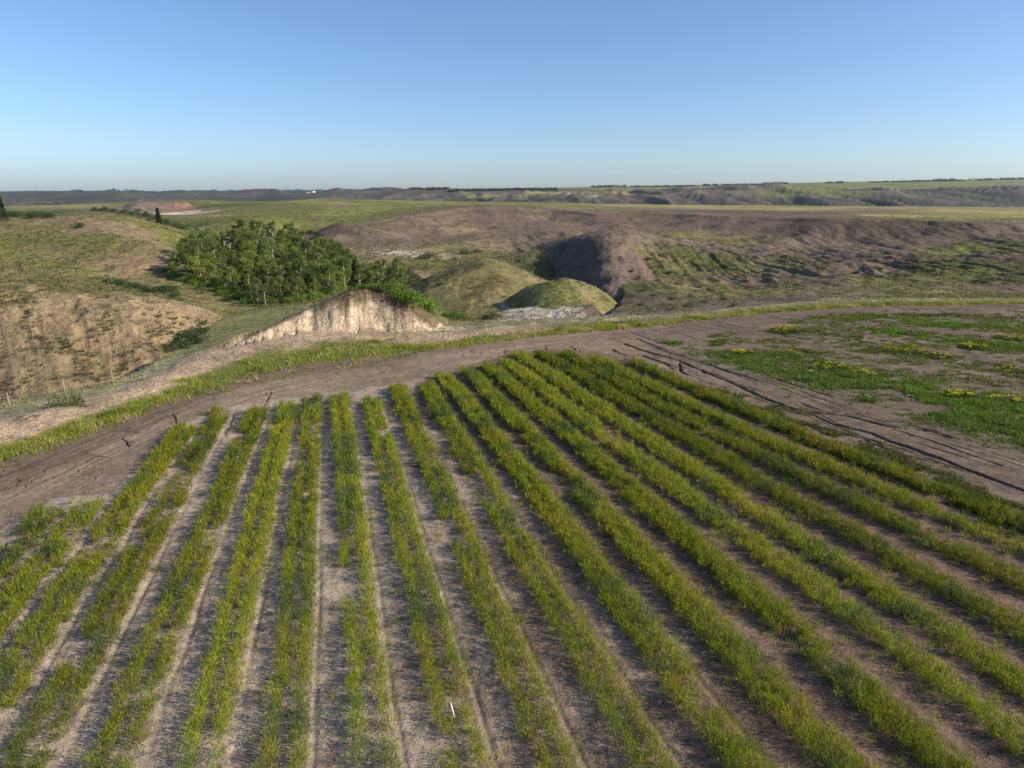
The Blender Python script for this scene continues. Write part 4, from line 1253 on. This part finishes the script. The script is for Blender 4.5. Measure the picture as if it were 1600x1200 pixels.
# dead tree
def dead_tree(seed, h):
    rs = np.random.default_rng(seed)
    parts = [tube((0, 0, -0.3), (0.2, 0, h), 0.10, 0.02, 7)]
    for k in range(14):
        t = rs.uniform(0.3, 0.95); a = rs.uniform(0, 6.28); L = (1.1 - t) * h * 0.45
        p = np.array([0.2 * t, 0, h * t]); q_ = p + np.array([math.cos(a) * L, math.sin(a) * L, L * 0.35])
        parts += [tube(p, q_, 0.05, 0.015, 5), tube((p + q_) / 2, (p + q_) / 2 + rs.normal(0, .4, 3) + (0, 0, .3), 0.025, 0.01, 4)]
    return merge(parts)
for px, py, h, lab in [(466, 466, 6.5, "grey leafless dead tree standing at the front of the wood"), (408, 470, 4.5, "small bleached dead trunk leaning at the wood's front left")]:
    x, y, z = hit(px, py)
    V, F = dead_tree(px, h)
    e = empty("dead_tree", (x, y, z), label=lab, cat="tree")
    obj("trunk", mesh_np("trunk", V, F, M_DEAD), e)
# conifers
for px, py, h, w, lab in [(249, 350, 24, .22, "dark spruce standing alone between the left hill and the scarred mesa"),
                          (6, 345, 37, .26, "dark spruce at the left edge of the picture above the hill"),
                          (-10, 345, 32, .26, "second dark spruce cut by the picture's left edge"),
                          (556, 440, 34, .27, "lone green spruce at the wood's right end behind the bluff")]:
    x, y, z = hit(px, py)
    h = h * y / F_PX; w = w * h
    plant_thing("spruce_tree", make_meshes(conifer(px + 900, h, w, (0.030, 0.048, 0.022) if px != 556 else (0.055, 0.075, 0.022)), M_BARKD, "trunk", "crown"), (x, y, z), 0, 1.0, lab, "tree", None)

DK, BR, OL, GY = (0.060, 0.090, 0.034), (0.130, 0.215, 0.026), (0.115, 0.130, 0.050), (0.15, 0.15, 0.085)
BUSH = {}
for nm, cc_ in (("dk", DK), ("br", BR), ("ol", OL), ("gy", GY)):
    BUSH[nm] = [make_meshes(bush(700 + k + len(nm) * 7, 1.6, 1.9, cc_), M_BARKD, "stem", "foliage") for k in range(3)]
BUSH_LIST = [
 # px, py, scale, kind, label, group
 *[(px, py, sc, "br", "bright green shrub in the thicket running down the bluff's right side", "bright shrubs beside the bluff") for px, py, sc in
   [(548,452,0.50),(562,451,0.56),(575,450,0.50),(590,452,0.62),(603,455,0.56),(616,459,1.1),(628,466,1.1),(640,472,1.2),(652,478,1.2),(664,484,1.25),(676,490,1.2),(700,494,.9),(712,497,.9),(724,498,.8),(735,499,.6)]],
 *[(px, py, sc, "dk", "dark green shrub in the dense patch between wood and valley trail", "dark shrubs right of the wood") for px, py, sc in
   [(576,425,1.2),(588,424,1.3),(600,423,1.3),(612,425,1.2),(624,427,1.2),(636,430,1.2),(648,434,1.0),(590,435,1.3),(604,436,1.3),(618,438,1.3),(632,441,1.2),(645,444,1.1),(575,438,1.2),(655,440,1.0)]],
 *[(px, py, sc, "dk", "dark shrub in the shaded gully below the bare hillside", "dark shrubs in the left gully") for px, py, sc in
   [(262,549,.7),(272,542,.8),(283,536,.9),(294,530,.9),(304,524,.8),(316,519,.6),(300,538,.8),(285,546,.7),(312,532,.7)]],
 *[(px, py, sc, "dk", "dark green shrub in the dip behind the bare hillside", "shrubs in the dip left of the wood") for px, py, sc in
   [(165,441,.8),(180,444,.9),(195,447,1.0),(210,450,1.0),(225,453,.9),(240,457,1.2),(252,458,1.3),(263,458,1.2),(276,464,.8)]],
 *[(px, py, sc, "br", "bright green bush along the wood's lower front edge", "bright bushes fringing the wood") for px, py, sc in
   [(300,436,1.1),(318,441,1.2),(334,446,1.2),(372,458,1.2),(386,468,1.2),(398,474,1.2),(412,472,1.1),(426,474,1.1),(440,470,1.2),(455,472,1.1),(470,470,1.2),(484,468,1.1),(498,465,1.2),(512,460,1.1),(524,456,1.1),(262,425,1.0),(275,434,1.1),(290,440,1.1),(305,444,1.1),(322,449,1.0),(338,455,1.1),(352,461,1.1),(366,468,1.1),(380,475,1.0),(270,415,.9),(560,440,.9),(530,455,.9),(345,448,1.1),(358,452,1.1)]],
 *[(px, py, sc, "dk", "dark scrub in the valley behind the smooth left hill", "scrub behind the smooth left hill") for px, py, sc in
   [(15,338,2.4),(30,340,2.2),(45,341,2.0),(60,342,2.2),(75,341,1.8),(150,330,2.2),(165,330,2.4),(180,331,2.2),(195,333,2.2),(210,336,2.2),(225,340,2.0),(238,344,2.0),(262,351,2.0),(275,355,2.0),(288,359,2.0),(232,336,2.0),(218,331,2.4)]],
 (669,404,1.6,"dk","round dark bush standing alone left of the valley's dry flats",None),
 (728,397,1.5,"dk","dark bush on the valley flats left of the shaded spur",None),
 (745,395,1.2,"dk","smaller dark bush right beside the one left of the shaded spur",None),
 (772,497,.9,"ol","spreading olive bush on the pale ground left of the nearer mound",None),
 (755,498,.7,"gy","grey brush left of the olive bush near the nearer mound",None),
 (121,357,1.6,"dk","lone dark bush on the crest of the smooth left hill",None),
 (101,640,.8,"ol","large green tuft bush on the sandy bank by the dirt track",None),
 (122,643,.45,"ol","small tuft right of the large tuft bush on the sandy bank",None),
 (45,662,.6,"gy","greyish tuft bush at the left end of the sandy bank",None),
 (1035,402,.9,"dk","dark bush on the edge of the terrace right of the spur",None),
 *[(px, py, sc, "gy" if k % 2 else "ol", "low scrub bush on the shaded terrace slope right of the spur", "scrub on the terrace slope") for k, (px, py, sc) in enumerate(
   [(985,425,.6),(1000,435,.7),(1015,420,.7),(1030,440,.7),(1045,428,.6),(1060,445,.8),(1075,432,.6),(1090,450,.7),(1005,455,.7),(1025,462,.7),(1050,468,.7),(1080,465,.6),(1110,455,.6),(1120,440,.6),(985,465,.7),(1000,478,.7),(1100,474,.6),(1130,468,.6),(1012,406,.7),(1150,478,.6),(1075,478,.6)])],
 *[(px, py, sc, "dk", "dark brush filling the notch at the upper right of the wood", "brush in the notch above the wood") for px, py, sc in [(484,366,1.2),(494,368,1.3),(503,370,1.0),(490,374,1.1)]],
]
rs = np.random.default_rng(21)
for px, py, sc, kd, lab, grp in BUSH_LIST:
    x, y, z = hit(px, py)
    plant_thing("shrub", BUSH[kd][int(rs.integers(0, 3))], (x, y, z - 0.1), rs.uniform(0, 6.28), sc * rs.uniform(0.9, 1.1), lab, "shrub", grp, ("stem", "foliage"))

# ------------------------------------------------------------------ far tree belts, farm and pylons
def belt(spans, name, label):
    rs = np.random.default_rng(len(label))
    cents, rads = [], []
    for p0, p1, py, Y, h in spans:
        m = max(3, int((p1 - p0) * 1.1))
        for px in rs.uniform(p0, p1, m):
            z = float(z_at(py, Y)); x = x_at(px, Y, z); yy = Y + rs.normal(0, 30)
            zg = float(land(np.array([x]), np.array([yy]))[0])
            hh = h * rs.uniform(0.5, 1.1)
            cents.append((x, yy, zg + hh * 0.4)); rads.append(hh * 0.62)
    V, F, Cc = leaf_cloud(np.array(cents), np.array(rads), 26, 5.0, (0.028, 0.042, 0.022), rs, 0.8)
    tag(obj(name, mesh_np(name, V, F, M_TREE, Cc)), label, None, None, "stuff")
belt([(925,978,292,4100,14),(985,1085,292,4000,8),(1100,1122,289,4100,13),(1130,1200,288,4100,8),(1190,1232,285,4150,14)], "woods", "dark tree belt on the horizon above the far badlands")
belt([(1290,1320,285,4200,11),(1360,1400,284,4250,8),(1400,1500,283,4250,11),(1462,1490,282,4250,22),(1525,1552,282,4250,14),(1565,1640,281,4250,12)], "woods", "dark tree belt on the right-hand horizon beyond green fields")
belt([(-60,20,305,5200,10),(100,160,303,5200,12),(165,185,303,5200,14),(200,330,303,5000,10),(330,460,302,5000,10),(640,700,299,3100,9),(700,870,297.5,2800,8)], "woods", "thin dark tree belt along the left-hand horizon")
V, F = merge([boxv(0, 0, 5, 26, 16, 10), boxv(0, 0, 11.5, 20, 9, 3)])
for px, lab in ((481.5, "tiny white farm building on the horizon, left one of two"), (489.5, "tiny white farm building on the horizon, right one of two")):
    z = float(z_at(301.5, 4300)); x = x_at(px, 4300, z); zg = float(land(np.array([x]), np.array([4300.0]))[0])
    tag(obj("farm_building", mesh_np("farm_building", V, F, M_WHITE), None, (x, 4300, zg - 1)), lab, "building", "white farm buildings on the horizon")
def pylon():
    parts = []
    for sx_ in (-3, 3):
        for sy_ in (-3, 3):
            parts.append(tube((sx_, sy_, 0), (sx_ * .2, sy_ * .2, 38), .45, .3, 4))
    for hz, w in ((26, 8), (31, 6.5), (36, 5)):
        parts.append(tube((-w, 0, hz), (w, 0, hz), .4, .3, 4))
    for k in range(5):
        a, b = 3 - k * .5, 2.5 - k * .5
        parts += [tube((-a, -a, k * 7), (b, -b, k * 7 + 7), .2, .2, 4), tube((a, a, k * 7), (-b, b, k * 7 + 7), .2, .2, 4)]
    return merge(parts)
PV, PF = pylon(); PM = mesh_np("lattice", PV, PF, M_STEEL)
for px in (1517, 1535, 1557, 1582):
    z = float(z_at(281.5, 4200)); x = x_at(px, 4200, z); zg = float(land(np.array([x]), np.array([4200.0]))[0])
    o = obj("transmission_tower", PM, None, (x, 4200, zg)); o.scale = (.62, .62, .62)
    tag(o, "faint grey power pylon on the skyline at the far right", "pylon", "pylons on the right skyline")

# ------------------------------------------------------------------ air
HZ = bpy.data.materials.new("hazy_air")
HZ.use_nodes = True
hn = HZ.node_tree.nodes; hn.clear()
pv = hn.new("ShaderNodeVolumePrincipled")
pv.inputs["Color"].default_value = (0.70, 0.84, 1.0, 1)
pv.inputs["Density"].default_value = 0.00003
pv.inputs["Anisotropy"].default_value = 0.2
ho = hn.new("ShaderNodeOutputMaterial")
HZ.node_tree.links.new(pv.outputs[0], ho.inputs["Volume"])
zlo, zhi = float(ZZ.min()) - 1.0, float(ZZ.max()) + 45.0
V = np.array([(x, y, z) for z in (zlo, zhi) for y in (-400, 8500) for x in (-9800, 9800)], float)
F = np.array([(0, 2, 3, 1), (4, 5, 7, 6), (0, 1, 5, 4), (2, 6, 7, 3), (0, 4, 6, 2), (1, 3, 7, 5)])
o = obj("haze", mesh_np("haze", V, F, HZ)); tag(o, None, None, None, "stuff")
